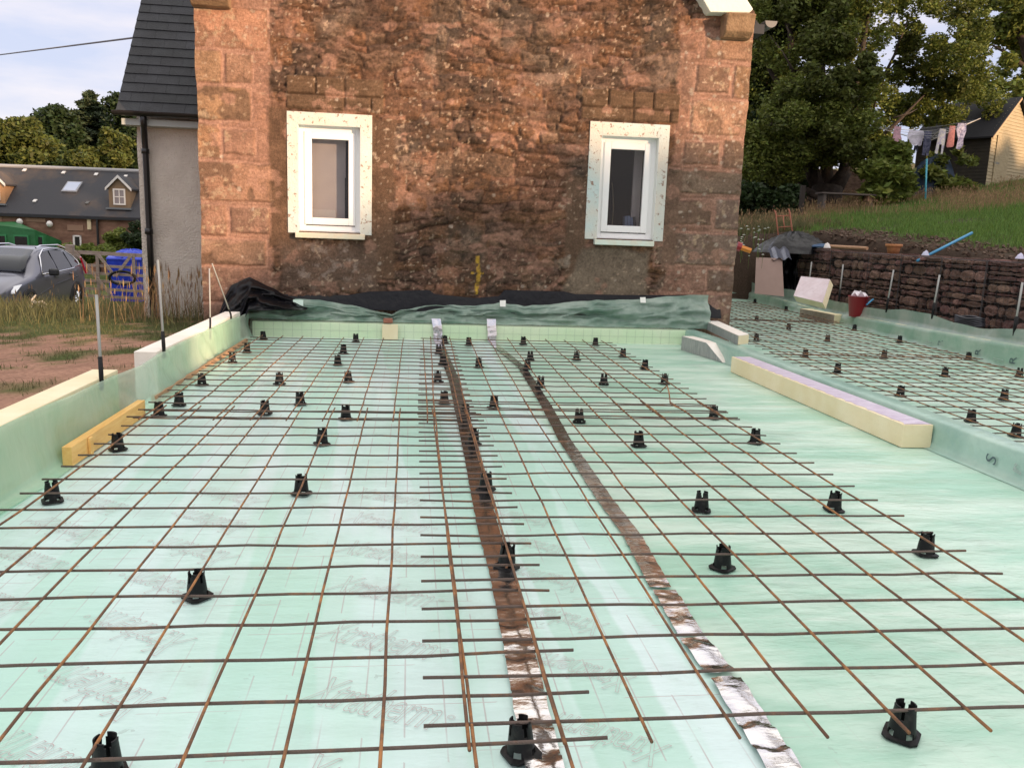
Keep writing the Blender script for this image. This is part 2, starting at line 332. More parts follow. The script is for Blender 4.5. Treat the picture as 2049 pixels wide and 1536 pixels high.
# ------------------------------------------------------------------ spacer chairs
def chair_mesh():
    b = MB()
    # body: tapered cone wall split by four top slots, four arched feet openings
    n = 40; H = .086; inner = .0035
    def rad(z): return .0345 - .0105 * (z / H) ** .9 + (.0015 if z > .08 else 0)
    zs = [0, .006, .014, .022, .032, .044, .054, .060, .067, .075, .083, H]
    def open_(a, z):
        q = (a + math.pi / 4) % (math.pi / 2) - math.pi / 4      # slots at 0,90,..
        if z > .055 and abs(q) < math.radians(5 + 11 * (z - .055) / .03): return True
        q2 = a % (math.pi / 2) - math.pi / 4
        if .007 < z < .022 and abs(q2) < math.radians(17): return True
        if .044 < z < .054 and abs(q2) < math.radians(9) : return False
        return False
    vs = []; fs = []
    for lay in (0, 1):
        for z in zs:
            for k in range(n):
                a = 2 * math.pi * k / n; r = rad(z) - lay * inner; vs.append((r * math.cos(a), r * math.sin(a), z))
    nz = len(zs); base = nz * n
    cell = {}
    for i in range(nz - 1):
        for k in range(n):
            cell[i, k] = not open_(2 * math.pi * (k + .5) / n, (zs[i] + zs[i + 1]) / 2)
    for (i, k), ok in cell.items():
        if not ok: continue
        k2 = (k + 1) % n; a, b_, c, d = i * n + k, i * n + k2, (i + 1) * n + k2, (i + 1) * n + k
        fs.append((a, b_, c, d)); fs.append((base + d, base + c, base + b_, base + a))
        for (ii, kk), e in (((i, (k - 1) % n), (a, d)), ((i, (k + 1) % n), (c, b_)), ((i + 1, k), (d, c)), ((i - 1, k), (b_, a))):
            if not cell.get((ii, kk), False): fs.append((e[0], e[1], base + e[1], base + e[0]))
    b.add(vs, fs)
    return b
def flange_mesh():
    b = MB(); m = 8; prof = []
    for k in range(16):
        a = math.pi * 2 * (k + .5) / 16; r = .049 if (k % 4) in (1, 2) else .042; prof.append((r * math.cos(a), r * math.sin(a)))
    vs = [(x, y, .0005) for x, y in prof] + [(x, y, .006) for x, y in prof] + [(.034 * math.cos(2 * math.pi * (k + .5) / 16), .034 * math.sin(2 * math.pi * (k + .5) / 16), .009) for k in range(16)] + [(.028 * math.cos(2 * math.pi * (k + .5) / 16), .028 * math.sin(2 * math.pi * (k + .5) / 16), .0005) for k in range(16)]
    fs = []
    for a_, b_ in ((0, 1), (1, 2), (2, 3), (3, 0)):
        fs += [(a_ * 16 + k, a_ * 16 + (k + 1) % 16, b_ * 16 + (k + 1) % 16, b_ * 16 + k) for k in range(16)]
    b.add(vs, fs); return b
CG = 'black plastic spacers under the rebar mesh'
ch0 = thing('spacer_chair', 'x', 'bar spacer', (0, 0, 0), 0, CG)
chair_mesh().build('cone', MT['black_plastic'], ch0, fix=False)
flange_mesh().build('base_flange', MT['black_plastic'], ch0)
ORD = ['leftmost', 'second from left', 'third from left', 'fourth from left', 'fifth from left', 'sixth from left', 'seventh from left']
ROWS = [
 ('the nearest row of the main slab', [(215, 1552), (1043, 1512), (1803, 1474)]),
 ('the second row of the main slab', [(395, 1197), (1013, 1138), (1445, 1140), (1851, 1112)]),
 ('the third row of the main slab', [(105, 1006), (603, 991), (972, 984), (1403, 1025), (1668, 1024)]),
 ('the row level with the pine plank', [(236, 903), (644, 892), (947, 892), (1278, 896), (1511, 890)]),
 ('the row before the doubled bars', [(318, 835), (530, 832), (692, 842), (930, 840), (1159, 848), (1428, 841)]),
 ('the row just behind the doubled bars', [(358, 815), (601, 813), (889, 811), (988, 820)]),
 ('the row halfway along the far mesh', [(404, 774), (559, 772), (697, 768), (876, 768), (1081, 778), (1208, 773), (1329, 772)]),
 ('the third row before the far upstand', [(465, 729), (676, 734), (886, 733), (958, 739), (1055, 742), (1290, 742)]),
 ('the second row before the far upstand', [(494, 709), (687, 711), (878, 711), (1061, 724), (1153, 724), (1246, 718)]),
 ('the last row before the far upstand', [(527, 683), (712, 688), (890, 691), (938, 695), (1047, 693), (1191, 695)]),
]
c8 = lambda x, y: (1350 + x / 2.931, 560 + y / 2.931)
ROWS += [
 ('the nearest row of the side slab', [c8(1737, 842), c8(1998, 928)]),
 ('the second row of the side slab', [c8(1322, 693), c8(1930, 715)]),
 ('the third row of the side slab', [c8(953, 556), c8(1583, 577), c8(2020, 580)]),
 ('the side slab row at its doubled bars', [c8(765, 465), c8(1227, 470), c8(1722, 480)]),
 ('the side slab row behind its doubled bars', [c8(478, 367), c8(895, 373), c8(1318, 378)]),
 ('the third side slab row from the back', [c8(668, 303), c8(1053, 308)]),
 ('the second side slab row from the back', [c8(480, 252), c8(870, 252)]),
 ('the farthest row of the side slab', [c8(470, 148), c8(653, 194)]),
]
first = True
for rn, pts in ROWS:
    for k, (u, v) in enumerate(pts):
        p = PZ(u, v - 4, 0.004); lab = 'black spacer cone, %s in %s' % (ORD[k] if not (k == len(pts) - 1) else 'rightmost', rn)
        rz = random.uniform(0, math.pi / 2)
        if rn == 'the nearest row of the main slab': rz = [.5, .35, .85][k]
        if first: ch0.location = p; ch0.rotation_euler = (0, 0, rz); ch0['label'] = lab; first = False
        else:
            q_ = dup(ch0, p, rz, lab); q_.rotation_euler = (random.uniform(-.05, .05), random.uniform(-.05, .05), rz)
# ------------------------------------------------------------------ foil tapes
def tape(name, label, pts, wd, z0=.0045):
    P = []; pts = [Vector(p) for p in pts]; seedt = pts[0].x * 3.7 + pts[0].y
    dense = []
    for a, b in zip(pts[:-1], pts[1:]):
        n = max(2, int((b - a).length / .012))
        for k in range(n): dense.append(a.lerp(b, k / n))
    dense.append(pts[-1]); h = 0; mid = []
    for i, p in enumerate(dense):
        t = (dense[min(i + 1, len(dense) - 1)] - dense[max(i - 1, 0)]).normalized(); sd_ = Vector((t.y, -t.x, 0)).normalized() if abs(t.z) < .9 else Vector((1, 0, 0))
        up = sd_.cross(t) * 1.0
        cr_ = (vn(np.array([p.y * 30 + p.z * 30]), np.array([1.]))[0] - .5)
        row = []
        for k in range(9):
            s = k / 8 - .5; n_ = float(vn(np.array([p.y * 22 + p.z * 22 + 5]), np.array([s * 3.7 + 2.6]))[0] - .5)
            cs_ = float(ss(.62, .75, vn(np.array([p.y * 2.3 + seedt]), np.array([7.]))[0])); sw_ = float(np.interp(p.y, [.0, .45, .9, 1.6], [1, .9, .45, 0])) * (1 if p.z < .05 else 0); ph_ = (p.y + .012 * math.sin(s * 7 + p.y * 31)) / .14 + float(vn(np.array([p.y * 4 + seedt]), np.array([2.]))[0]) * 1.2; fz = ph_ % 1; sawz = .0105 * (fz / .76 if fz < .76 else (1 - fz) / .24); q = p + sd_ * (wd * s + .004 * cr_) + up * (sw_ * sawz + (.0008 + .0045 * cs_) * n_ + .001); row.append(q + Vector((0, 0, z0)))
        P.append(row)
    o = MB().grid(P).build(name, MT['tape'], None, True, fix=False); return tag(o, label, 'foil tape')
tape('foil_tape', 'silver foil tape strip running the full length of the main slab down its middle', [(1.555, -.6, 0), (1.56, -.02, 0), (1.572, .45, 0), (1.583, 1.1, 0), (1.577, 1.55, 0), (1.595, 2.8, 0), (1.615, 5.0, 0), (1.575, 7.1, 0), (1.565, 7.53, 0)], .088)
tape('foil_tape', 'nearest bright silver foil tape piece at the bottom right of the middle strips', [(2.105, -.5, 0), (2.107, -.02, 0), (2.118, .36, 0)], .084)
tape('foil_tape', 'crumpled silver foil tape piece just beyond the nearest bright one', [(2.118, .385, 0), (2.105, .60, 0)], .084)
tape('foil_tape', 'short creased foil tape piece, third back on the right hand strip', [(2.105, .615, .001), (2.122, .935, .001)], .08)
tape('foil_tape', 'long brown-reflecting foil tape that wanders to the far upstand on the right hand strip', [(2.115, .955, 0), (2.15, 1.45, 0), (2.146, 1.93, 0), (2.163, 3.05, 0), (2.213, 4.06, 0), (2.262, 5.7, 0), (2.165, 7.2, 0), (2.16, 7.53, 0)], .076)
tape('foil_tape', 'crinkled foil tape running up the far upstand, left one of two', [(1.565, 7.50, 0), (1.565, 7.508, .10), (1.555, 7.512, .17), (1.54, 7.525, .235)], .10, .002)
tape('foil_tape', 'crinkled foil tape running up the far upstand, right one of two', [(2.16, 7.50, 0), (2.165, 7.508, .10), (2.155, 7.512, .17), (2.15, 7.525, .245)], .10, .002)
# ------------------------------------------------------------------ left upstand boards and draped film
def wobble_board(name, label, x0, x1, y0, y1, z0, z1, m, rz=0, cat='insulation board', bev=.004):
    t = MB().bb(x0, x1, y0, y1, z0, z1).build(name, m, None, bevel=bev); return tag(t, label, cat)
wobble_board('insulation_board', 'cream topped insulation board standing along the left edge, nearest the camera', -.62, -.475, -2.6, 3.52, -.05, .30, MT['cream'])
wobble_board('insulation_board', 'pale insulation board along the left edge beyond the gap, leading to the house corner', -.625, -.475, 4.30, 7.2, -.05, .295, MT['foamwhite'])
def drape(name, label, prof, path, mat_, parent=None, cat='polythene', amp=.012, nf=7, topw=None, seed=0):
    """prof: list of (offset from the upstand, height); path: list of (x,y,nx,ny)"""
    P = []
    for i, (x, y, nx, ny) in enumerate(path):
        row = []; s = i
        for k, (o, h) in enumerate(prof(i / (len(path) - 1)) if callable(prof) else prof):
            d = (float(fbm(np.array([x * 1.7 + y * 1.7 + seed]), np.array([h * 6 + seed]), 3)[0]) - .5) * amp * 2
            d += (float(vn(np.array([(x + y) * nf + h * 9]), np.array([h * 3. + seed]))[0]) - .5) * amp
            row.append((x + nx * (o + d), y + ny * (o + d), h + (d * .4 if k else 0)))
        P.append(row)
    o = MB().grid(P).build(name, mat_, parent, True, fix=False); return tag(o, label, cat) if parent is None else o
def prof_left(t):
    y = -2.6 + t * 10.1; top = .292 if y < 3.45 or y > 4.4 else .275 + .03 * abs(y - 3.9) 
    if y > 4.4: top = .285 - .02 * max(0, y - 6.2)
    return [(.12, .004), (.075, .006), (.055, .02), (.048, .06), (.044, .10), (.040, .14), (.038, .18), (.034, .22), (.028, .26), (.022, top - .006), (.010 if (y < 3.4 or y > 4.5) else .012, top + .006 + .022 * (float(vn(np.array([y * 2.1]), np.array([4.]))[0]) - .7))]
ny_ = 330
drape('polythene_sheet', 'pale green polythene film hanging down the inside of the left insulation upstand', prof_left, [(-.475, -2.6 + 10.1 * i / ny_, 1, 0) for i in range(ny_ + 1)], MT['film'], amp=.024)
# pins on the left
PG = 'grey pins taped along the slab edges'
def pin(base, top, label, r=.009, tape_h=.13):
    base = Vector(base); top = Vector(top); t = thing('edge_pin', label, 'pin', base, 0, PG); d = top - base
    MB().tube([d * 0.02, d * .5, d], r, 8).build('rod', MT['steelpin'], t, True)
    dn = d.normalized()
    MB().tube([Vector((0, 0, -.06)) + dn * -.0, dn * .03, dn * tape_h], [r * 1.1, r * 1.5, r * 1.4], 8).build('tape_wrap', MT['black_plastic'], t, True)
pin(PX(203, 760, -.465), PX(193, 590, -.50), 'grey pin with taped foot, nearest one on the left edge')
pin(PX(328, 700, -.465), PX(316, 520, -.50), 'grey pin with taped foot, second one along the left edge')
pin(PX(421, 665, -.465), PX(419, 537, -.465), 'thin upright grey pin near the far end of the left edge', .006)
pin(PX(463, 632, -.465), (-.47, 6.0, .83), 'thin leaning grey pin beside the black membrane heap', .006)
# timbers
def prism_between(name, label, a, b, wd, ht, m, cat='timber', roll=0):
    a = Vector(a); b = Vector(b); t = (b - a).normalized(); s = Vector((t.y, -t.x, 0)).normalized(); n = s.cross(t); poly = [a + s * x + n * z for x, z in ((-wd / 2, 0), (wd / 2, 0), (wd / 2, ht), (-wd / 2, ht))]
    return tag(MB().prism(poly, b - a).build(name, m, None, bevel=.002), label, cat)
prism_between('pine_plank', 'fresh orange pine plank on edge against the left upstand', (-.374, 2.46, .002), (-.374, 3.60, .002), .045, .098, MT['pine'])
tag(MB().bb(-.3505, -.337, 2.66, 2.70, .004, .094).build('pine_wedge', MT['pine'], None, bevel=.002), 'thin upright pine sliver pressed against the near end of the pine plank', 'timber')
prism_between('brown_batten', 'long thin brown batten lying at the foot of the left upstand', (-.425, 4.02, .002), (-.385, 7.02, .002), .03, .04, MT['oldpine'])
# ------------------------------------------------------------------ far upstand
ub = MB().bb(-.42, 4.45, 7.55, 7.66, -.05, .165)
MT['upst'] = mat('upstand_board', (.80, .86, .66), .6, 0, (.88, .88, .74), 2, 4)
tag(ub.build('upstand_board', MT['upst'], None, bevel=.004), 'pale green-white insulation upstand across the far end below the house', 'insulation board')
b = MB()
for i in range(47): b.bb(-.4 + .1 * i, -.398 + .1 * i, 7.5475, 7.5495, .0, .16)
b.bb(-.42, 4.4, 7.5475, 7.5492, .08, .082)
o = b.build('board_lines', MT['print'], bpy.data.objects['upstand_board'])
tag(MB().bb(.96, 1.13, 7.500, 7.512, 0, .165).build('insulation_offcut', MT['cream'], None, bevel=.003), 'cream insulation offcut standing in the far upstand, left of the tapes', 'insulation offcut')
tag(MB().box((1.02, 7.56, .20), (.10, .06, .05), Matrix.Rotation(.1, 3, 'Z')).build('brick_piece', mat('redbrick', (.30, .12, .08), .9, 0, (.38, .17, .11), 20, 5, .5, 60), None, bevel=.006), 'small red brick piece weighing down the film on the far upstand', 'brick')
# bunched polythene between upstand and house wall
def crumple(name, label, x0, x1, rows, mat_, nx=220, amp=.03, seed=3, topn=.05, cat='polythene', fx=4.5):
    P = []
    for (y, z, a) in rows:
        row = []
        for i in range(nx + 1):
            x = x0 + (x1 - x0) * i / nx
            n1 = float(fbm(np.array([x * fx + seed]), np.array([y * 9 + z * 7 + seed]), 4, .6)[0]) - .5
            n2 = float(fbm(np.array([x * fx * 2.3 - z * 9 + seed]), np.array([z * 4. + 2]), 3)[0]) - .5
            row.append((x, y + n1 * a * 1.8 + n2 * a, z + n2 * a * 1.4 + (n1 * topn if a > .02 else 0)))
        P.append(row)
    o = MB().grid(P).build(name, mat_, None, True, fix=False); return tag(o, label, cat)
rows = [(7.535, .005, .0), (7.538, .06, .004), (7.54, .12, .005), (7.55, .165, .008), (7.60, .19, .02), (7.64, .20, .04), (7.62, .25, .05), (7.63, .29, .05), (7.65, .33, .04), (7.67, .37, .04), (7.70, .41, .035)]
BPX = [-.6, -.363, .06, .381, .596, .813, .977, 1.059, 1.141, 1.415, 1.692, 1.971, 2.251, 2.535, 2.819, 3.104, 3.392, 3.741, 3.974, 4.267, 4.67]; BPZ = [.36, .423, .407, .383, .35, .311, .271, .251, .308, .359, .377, .373, .414, .387, .405, .446, .476, .485, .508, .545, .567]
P = []; NR = 22; NX = 420
ix = np.linspace(-.56, 4.68, NX); tz = np.interp(ix, BPX, BPZ) + .012 * (vn(ix * 11, ix * 0 + 3) - .5)
for j in range(NR):
    t_ = j / (NR - 1); zz = .185 + (tz - .185) * t_
    f1 = fbm(ix * 1.3 + t_ * 2.2 + 3, ix * 0 + t_ * 3.2 + 11, 4, .55) - .5; f2 = fbm(ix * 5 - t_ * 3, ix * 0 + t_ * 5 + 40, 3) - .5; f3 = np.abs(fbm(ix * 2.4 - t_ * 1.6 + 60, ix * 0 + t_ * 2.4, 3) - .5)
    env = math.sin(math.pi * min(1, t_ * 1.02 + .02)) ** .6
    yy = 7.565 + .125 * t_ - env * (.26 * f1 + .06 * f2 + .22 * (.12 - f3)); 
    P.append([(x, min(y_, 7.705), z_ + env * .06 * q_) for x, y_, z_, q_ in zip(ix, yy, zz, f2)])
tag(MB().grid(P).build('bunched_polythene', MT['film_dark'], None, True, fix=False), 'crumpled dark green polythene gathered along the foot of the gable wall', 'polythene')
crumple('upstand_film', 'thin green film stretched over the far upstand', -.44, 4.42, [(y - .012, z + .004, a) for y, z, a in rows[:6]], MT['film_thin'], seed=9)
P = []
DX = [-.635, -.16, .053, .592, .809, 1.469, 1.525, 1.973, 2.254, 2.309, 2.995, 3.112, 3.694, 3.989, 4.584, 4.8]; DZ = [.477, .446, .441, .455, .499, .533, .49, .458, .487, .556, .558, .532, .536, .544, .56, .40]
rowsd = [(7.69, .30, .02), (7.70, .36, .02), (7.715, .41, .02), (7.725, .455, .012), (7.738, .50, .004)]
P = []
for (y, z, a) in rowsd:
    r = []
    for i in range(241):
        x = -.55 + 5.4 * i / 240; tp = float(np.interp(x, DX, DZ)) - .50
        n1 = float(fbm(np.array([x * 5]), np.array([z * 9]), 3)[0]) - .5
        r.append((x, y + n1 * a - .006, z + tp * (z - .3) * 5))
    P.append(r)
tag(MB().grid(P).build('black_membrane', MT['dpm'], None, True, fix=False), 'black damp proof membrane strip stuck along the base of the stone gable', 'membrane')
# heap of black membrane at the left corner
def heap(name, label, cx, cy, z0, rx, ry, h, mat_, seed=1, cat='membrane', n=60, pk=None, amp=.35, fold=3.0):
    P = []
    for i in range(25):
        r = i / 24; row = []
        for k in range(n + 1):
            a = 2 * math.pi * (k % n) / n; nn = float(fbm(np.array([math.cos(a) * fold + 5 + seed]), np.array([math.sin(a) * fold + r * 2 + seed]), 4, .6)[0]) - .5
            rr = r * (1 + nn * amp); hh = h * (1 - r ** 2.2) * (1 + nn * .7) 
            row.append((cx + rx * rr * math.cos(a), cy + ry * rr * math.sin(a), z0 + max(0, hh)))
        P.append(row)
    return tag(MB().grid(P).build(name, mat_, None, True, fix=False), label, cat)
HX = [-.80, -.72, -.66, -.56, -.46, -.32, -.19, -.08, .05, .16]; HZ = [.20, .42, .52, .58, .63, .56, .50, .43, .38, .32]
P = []; ix = np.linspace(-.80, .16, 110); tz = np.interp(ix, HX, HZ) + .02 * (vn(ix * 14, ix * 0 + 8) - .5)
for j in range(26):
    t_ = j / 25; bz = np.interp(ix, [-.8, -.5, -.42, .16], [.0, .1, .30, .31]); zz = bz + (tz - bz) * t_
    f1 = fbm(ix * 3.2 + t_ * 2.6 + 3, ix * 0 + t_ * 2.2 + 21, 4, .55) - .5; f2 = np.abs(fbm(ix * 5 - t_ * 3.4 + 7, ix * 0 + t_ * 1.6 + 9, 2) - .5); env = math.sin(math.pi * min(1, t_ + .04)) ** .7
    yy = 7.36 + .33 * t_ ** 1.2 - env * (.34 * f1 + .30 * (.10 - f2)); P.append([(x, min(7.70, y_), z_) for x, y_, z_ in zip(ix, yy, zz)])
tag(MB().grid(P).build('black_membrane_heap', MT['dpm'], None, True, fix=False), 'crumpled black membrane bunched against the left corner of the gable', 'membrane')
for (u, v, w_, h_, lab) in ((597, 607, .11, .075, 'small pale green patch taped to the green polythene, leftmost of three'), (1006, 607, .065, .07, 'small white torn patch on the polythene below the yellow paint mark'), (1287, 600, .065, .06, 'small white patch near the right end of the polythene')):
    p = PY(u, v, 7.58); b = MB(); rr = [random.uniform(.85, 1.1) for _ in range(4)]
    b.prism([(p[0] - w_ / 2 * rr[0], p[1], p[2] - h_ / 2 * rr[1]), (p[0] + w_ / 2 * rr[1], p[1], p[2] - h_ / 2 * rr[2]), (p[0] + w_ / 2 * rr[3], p[1] + .02, p[2] + h_ / 2), (p[0] - w_ / 2 * rr[2], p[1] + .02, p[2] + h_ / 2 * rr[0])], (0, .003, 0))
    tag(b.build('tape_patch', mat('patch', (.62, .78, .68) if u == 597 else (.8, .8, .74), .5)), lab, 'patch')
# ------------------------------------------------------------------ ridge between the two slabs
P = []
for i in range(200):
    y = -1.0 + 8.9 * i / 199; r = []
    for (x, z) in ((4.33, .002), (4.365, .006), (4.378, .04), (4.382, .10), (4.385, .155), (4.395, .168), (4.45, .172), (4.53, .168), (4.62, .13), (4.72, .06), (4.80, .006)):
        n_ = (float(fbm(np.array([x * 7 + z * 5]), np.array([y * 3.]), 3)[0]) - .5)
        r.append((x + n_ * .008, y, z + n_ * .012 * (z > .01)))
    P.append(r)
MT['ridgefilm'] = mat('grey_green_film', (.27, .43, .37), .3, 0, (.40, .56, .48), 2.2, 5, .4, 12)
rg = tag(MB().grid(P).build('film_covered_ridge', MT['ridgefilm'], None, True, fix=False), 'low film-wrapped insulation ridge separating the main slab from the side slab', 'upstand')
def stamp_on(body, size, o, ex, ey, m, parent, fill='FRONT', off=.002, name='printed_letter'):
    vs, fs = text_mesh(body, size, 0, .0016, fill); o = Vector(o); ex = Vector(ex).normalized(); ey = Vector(ey).normalized(); n = ex.cross(ey)
    return MB().add([o + ex * v[0] + ey * v[1] + n * (v[2] + off) for v in vs], fs).build(name, m, parent, fix=False)
stamp_on('S', .115, (4.372, 2.33, .045), (0, -.15, 1), (0, 1, .15), MT['printdark'], rg)
stamp_on('r', .12, (4.372, 2.14, .05), (0, -.15, 1), (0, 1, .15), MT['print'], rg, 'NONE')
# insulation offcuts
t = thing('long_insulation_block', 'long cream insulation block with lilac foil top beside the ridge', 'insulation block', (0, 0, 0))
a0 = Vector((4.195, 2.895, .004)); 
P4 = [(4.19, 2.893), (4.375, 2.888), (4.50, 5.67), (4.318, 5.64)]
P4 = [(4.185, 2.893), (4.372, 2.888), (4.372, 5.66), (4.19, 5.64)]
MB().prism([(x, y, .002) for x, y in P4], (0, 0, .142)).build('foam_core', MT['cream'], t, bevel=.003)
MT['foillilac'] = mat('lilac_foil', (.60, .50, .64), .38, .25, (.76, .68, .80), 7, 5, .5, 22, stretch=(1, 3, 1))
vs = []
for i in range(60):
    y = 2.90 + 2.73 * i / 59; vs.append([(4.19 + .012 * random.random() + (.012 if i % 3 else 0), y, .1455), (4.28, y, .1458 + .001 * random.random()), (4.368, y, .1455)])
MB().grid(vs).build('foil_facing', MT['foillilac'], t, False, fix=False)
# sloping-cut block
t = thing('cut_insulation_block', 'grey foil sided insulation block with a steeply cut pink-white end', 'insulation block', (0, 0, 0))
A = PZ(1365, 700, .002); B_ = PZ(1448, 726, .002); s_off = Vector((.15, .05, 0))
A = Vector((4.20, 7.10, .002)); E = Vector((4.33, 6.20, .002)); d = (E - A).normalized(); Lh = (E - A).length
poly = [A, E, A + d * (Lh - .36) + Vector((0, 0, .15)), A + Vector((0, 0, .15))]
MB().prism(poly, Vector((.135, .02, 0))).build('foam_core', MT['foamwhite'], t, bevel=.002)
nrm = Vector((-.0035, -.0006, 0)); MB().prism([p + nrm for p in poly], Vector((.003, 0.0005, 0))).build('foil_facing', MT['foilgrey'], t)
# block on the ridge
t = thing('ridge_insulation_block', 'pale insulation block with crinkled grey side resting on the ridge near the house', 'insulation block', (0, 0, 0))
Q = [(4.50, 6.27), (4.66, 6.40), (4.84, 7.82), (4.67, 7.72)]
MB().prism([(x, y, .172) for x, y in Q], (0, 0, .09)).build('foam_core', MT['cream'], t, bevel=.002)
MB().prism([(x, y, .263) for x, y in Q], (0, 0, .003)).build('top_facing', MT['foamwhite'], t)
MB().prism([(4.496, 6.28, .173), (4.667, 7.72, .173), (4.667, 7.72, .262), (4.496, 6.28, .262)], (.003, 0, 0)).build('foil_facing', MT['foilgrey'], t)
# block on the side slab near its right upstand
t = thing('small_insulation_block', 'brown sided insulation offcut standing on the side slab at the right upstand', 'insulation block', (0, 0, 0))
q = [PZ(1668, 648, .0), PZ(1680, 646, 0)]; A = Vector(PZ(1668, 648, 0)); B2 = Vector(PZ(1600, 634, 0)); off = Vector((.16, .03, 0))
MB().prism([A, B2, B2 + Vector((0, 0, .14)), A + Vector((0, 0, .14))], off).build('foam_core', MT['cream'], t, bevel=.003)
sd_ = (B2 - A).normalized(); n2 = Vector((-abs(sd_.y), sd_.x, 0)).normalized() * .004
MB().prism([A + n2, B2 + n2, B2 + n2 + Vector((0, 0, .138)), A + n2 + Vector((0, 0, .138))], -n2 * .8).build('side_facing', mat('brownface', (.34, .26, .22), .7, 0, (.44, .35, .29), 12, 5, .4, 30), t)
# ------------------------------------------------------------------ right upstand with film
ORY = [.5, 6, 6.7, 7.8, 9.2, 10.5, 11.3, 12.5, 13.9, 16]; ORZ = [.26, .254, .237, .208, .184, .143, .12, .145, .165, .14]
def path_r():
    L_ = []
    for i in range(420):
        y = .5 + 14.8 * i / 419; L_.append((rx_edge(y) + .0, y, -1, 0))
    return L_
def prof_r(tt):
    y = .5 + 14.8 * tt; top = float(np.interp(y, ORY, ORZ)); hang = float(np.interp(y, [.5, 5.8, 6.1, 6.9, 7.4, 7.95, 8.62, 9.14, 10, 10.8, 11.5, 12.8, 14.4, 15.5], [.42, .43, .41, .338, .343, .39, .386, .332, .314, .317, .33, .364, .31, .37])) - top
    return [(.10, .004), (.03, .01), (.015, .06), (.01, .12), (.008, top * .8), (.0, top), (-.05, top + .01), (-.06, top + hang * .35), (-.065, top + hang * .7), (-.07, top + hang)]
MT['film_r'] = MT['film_clear']
fr_ = drape('polythene_sheet', 'milky green polythene film hung from pins along the right edge of the side slab', prof_r, path_r(), MT['film_clear'], amp=.02, nf=5, seed=11)
P = []
MT['cream_t'] = mat('upstand_core', (.42, .58, .46), .7, 0, (.5, .64, .52), 2, 4)
b = MB()
ya = .5
for ya_, yb_, za_, zb2 in zip([.5] + ORY[1:-1], ORY[1:-1] + [15.3], ORZ[:-1], ORZ[1:]): b.prism([(rx_edge(ya_) + .015, ya_, -.05 + za_ - .25), (rx_edge(ya_) + .15, ya_, -.05 + za_ - .25), (rx_edge(ya_) + .15, ya_, za_ - .013), (rx_edge(ya_) + .015, ya_, za_ - .013)], (rx_edge(yb_) - rx_edge(ya_), yb_ - ya_, zb2 - za_))
ur = b.build('upstand_board', MT['cream_t']); tag(ur, 'insulation upstand along the right edge of the side slab behind green film', 'insulation board')
b = MB()
b.add([(rx_edge(y) + .012 + dx, y, (.247 - (.247 - .102) * (y - .5) / 13.2) + dz) for y in ()], [])
for ya_, yb_, za_, zb2 in zip([.5] + ORY[1:-1], ORY[1:-1] + [15.3], ORZ[:-1], ORZ[1:]): b.prism([(rx_edge(ya_) + .012, ya_, za_ - .012), (rx_edge(ya_) + .05, ya_, za_ - .012), (rx_edge(ya_) + .05, ya_, za_), (rx_edge(ya_) + .012, ya_, za_)], (rx_edge(yb_) - rx_edge(ya_), yb_ - ya_, zb2 - za_))
b.build('cream_edge', MT['cream'], ur)
for (u, v, s) in ((1880, 700, .13), (1955, 718, .13), (2025, 737, .14)):
    y = PZ(u, v, 0)[1]; 
    for _ in range(4): y = PX(u, v, rx_edge(y))[1]
    stamp_on('R', s, (rx_edge(y) - .012, y - .06, .05), (0, -.0, 1), (0, 1, 0), MT['printdark'], ur)
    stamp_on('I', s * 1.5, (rx_edge(y) - .012, y + .13, .04), (0, -.0, 1), (0, 1, 0), MT['print'], ur, 'NONE')
# far end film of side slab
drape('polythene_sheet', 'short length of green film closing the far end of the side slab', [(.1, .004), (.02, .02), (.01, .12), (0, .2), (-.01, .28), (-.02, .36)], [(4.9 + 3.5 * i / 60, 15.25, 0, -1) for i in range(61)], MT['film_clear'], amp=.03, seed=21)
RP = [((1484, 512), (1483, 553), 'pin at the far end of the side slab, left one of the close pair'), ((1500, 512), (1496, 557), 'pin at the far end of the side slab, right one of the close pair'),
 ((1561, 508), (1556, 566), 'grey pin in front of the leaning brown sheet'), ((1624, 524), (1617, 582), 'grey pin in front of the leaning foil-faced board'),
 ((1687, 529), (1679, 596), 'grey pin just left of the red tub'), ((1788, 540), (1774, 616), 'grey pin below the terracotta pot'),
 ((1880, 550), (1866, 628), 'grey pin left of the coiled black pipe'), ((2046, 565), (2030, 660), 'grey pin at the right edge of the photo')]
for (tp, bs, lab) in RP:
    y = 9.
    for _ in range(6): y = PX(bs[0], bs[1], rx_edge(y) + .07)[1]
    x = rx_edge(y) + .055
    x = 7.1 + .02 * (y - 6) if False else x
    pin(PX(*bs, x), PX(*tp, x), lab, .011 if bs[0] > 1600 else .010, .14)
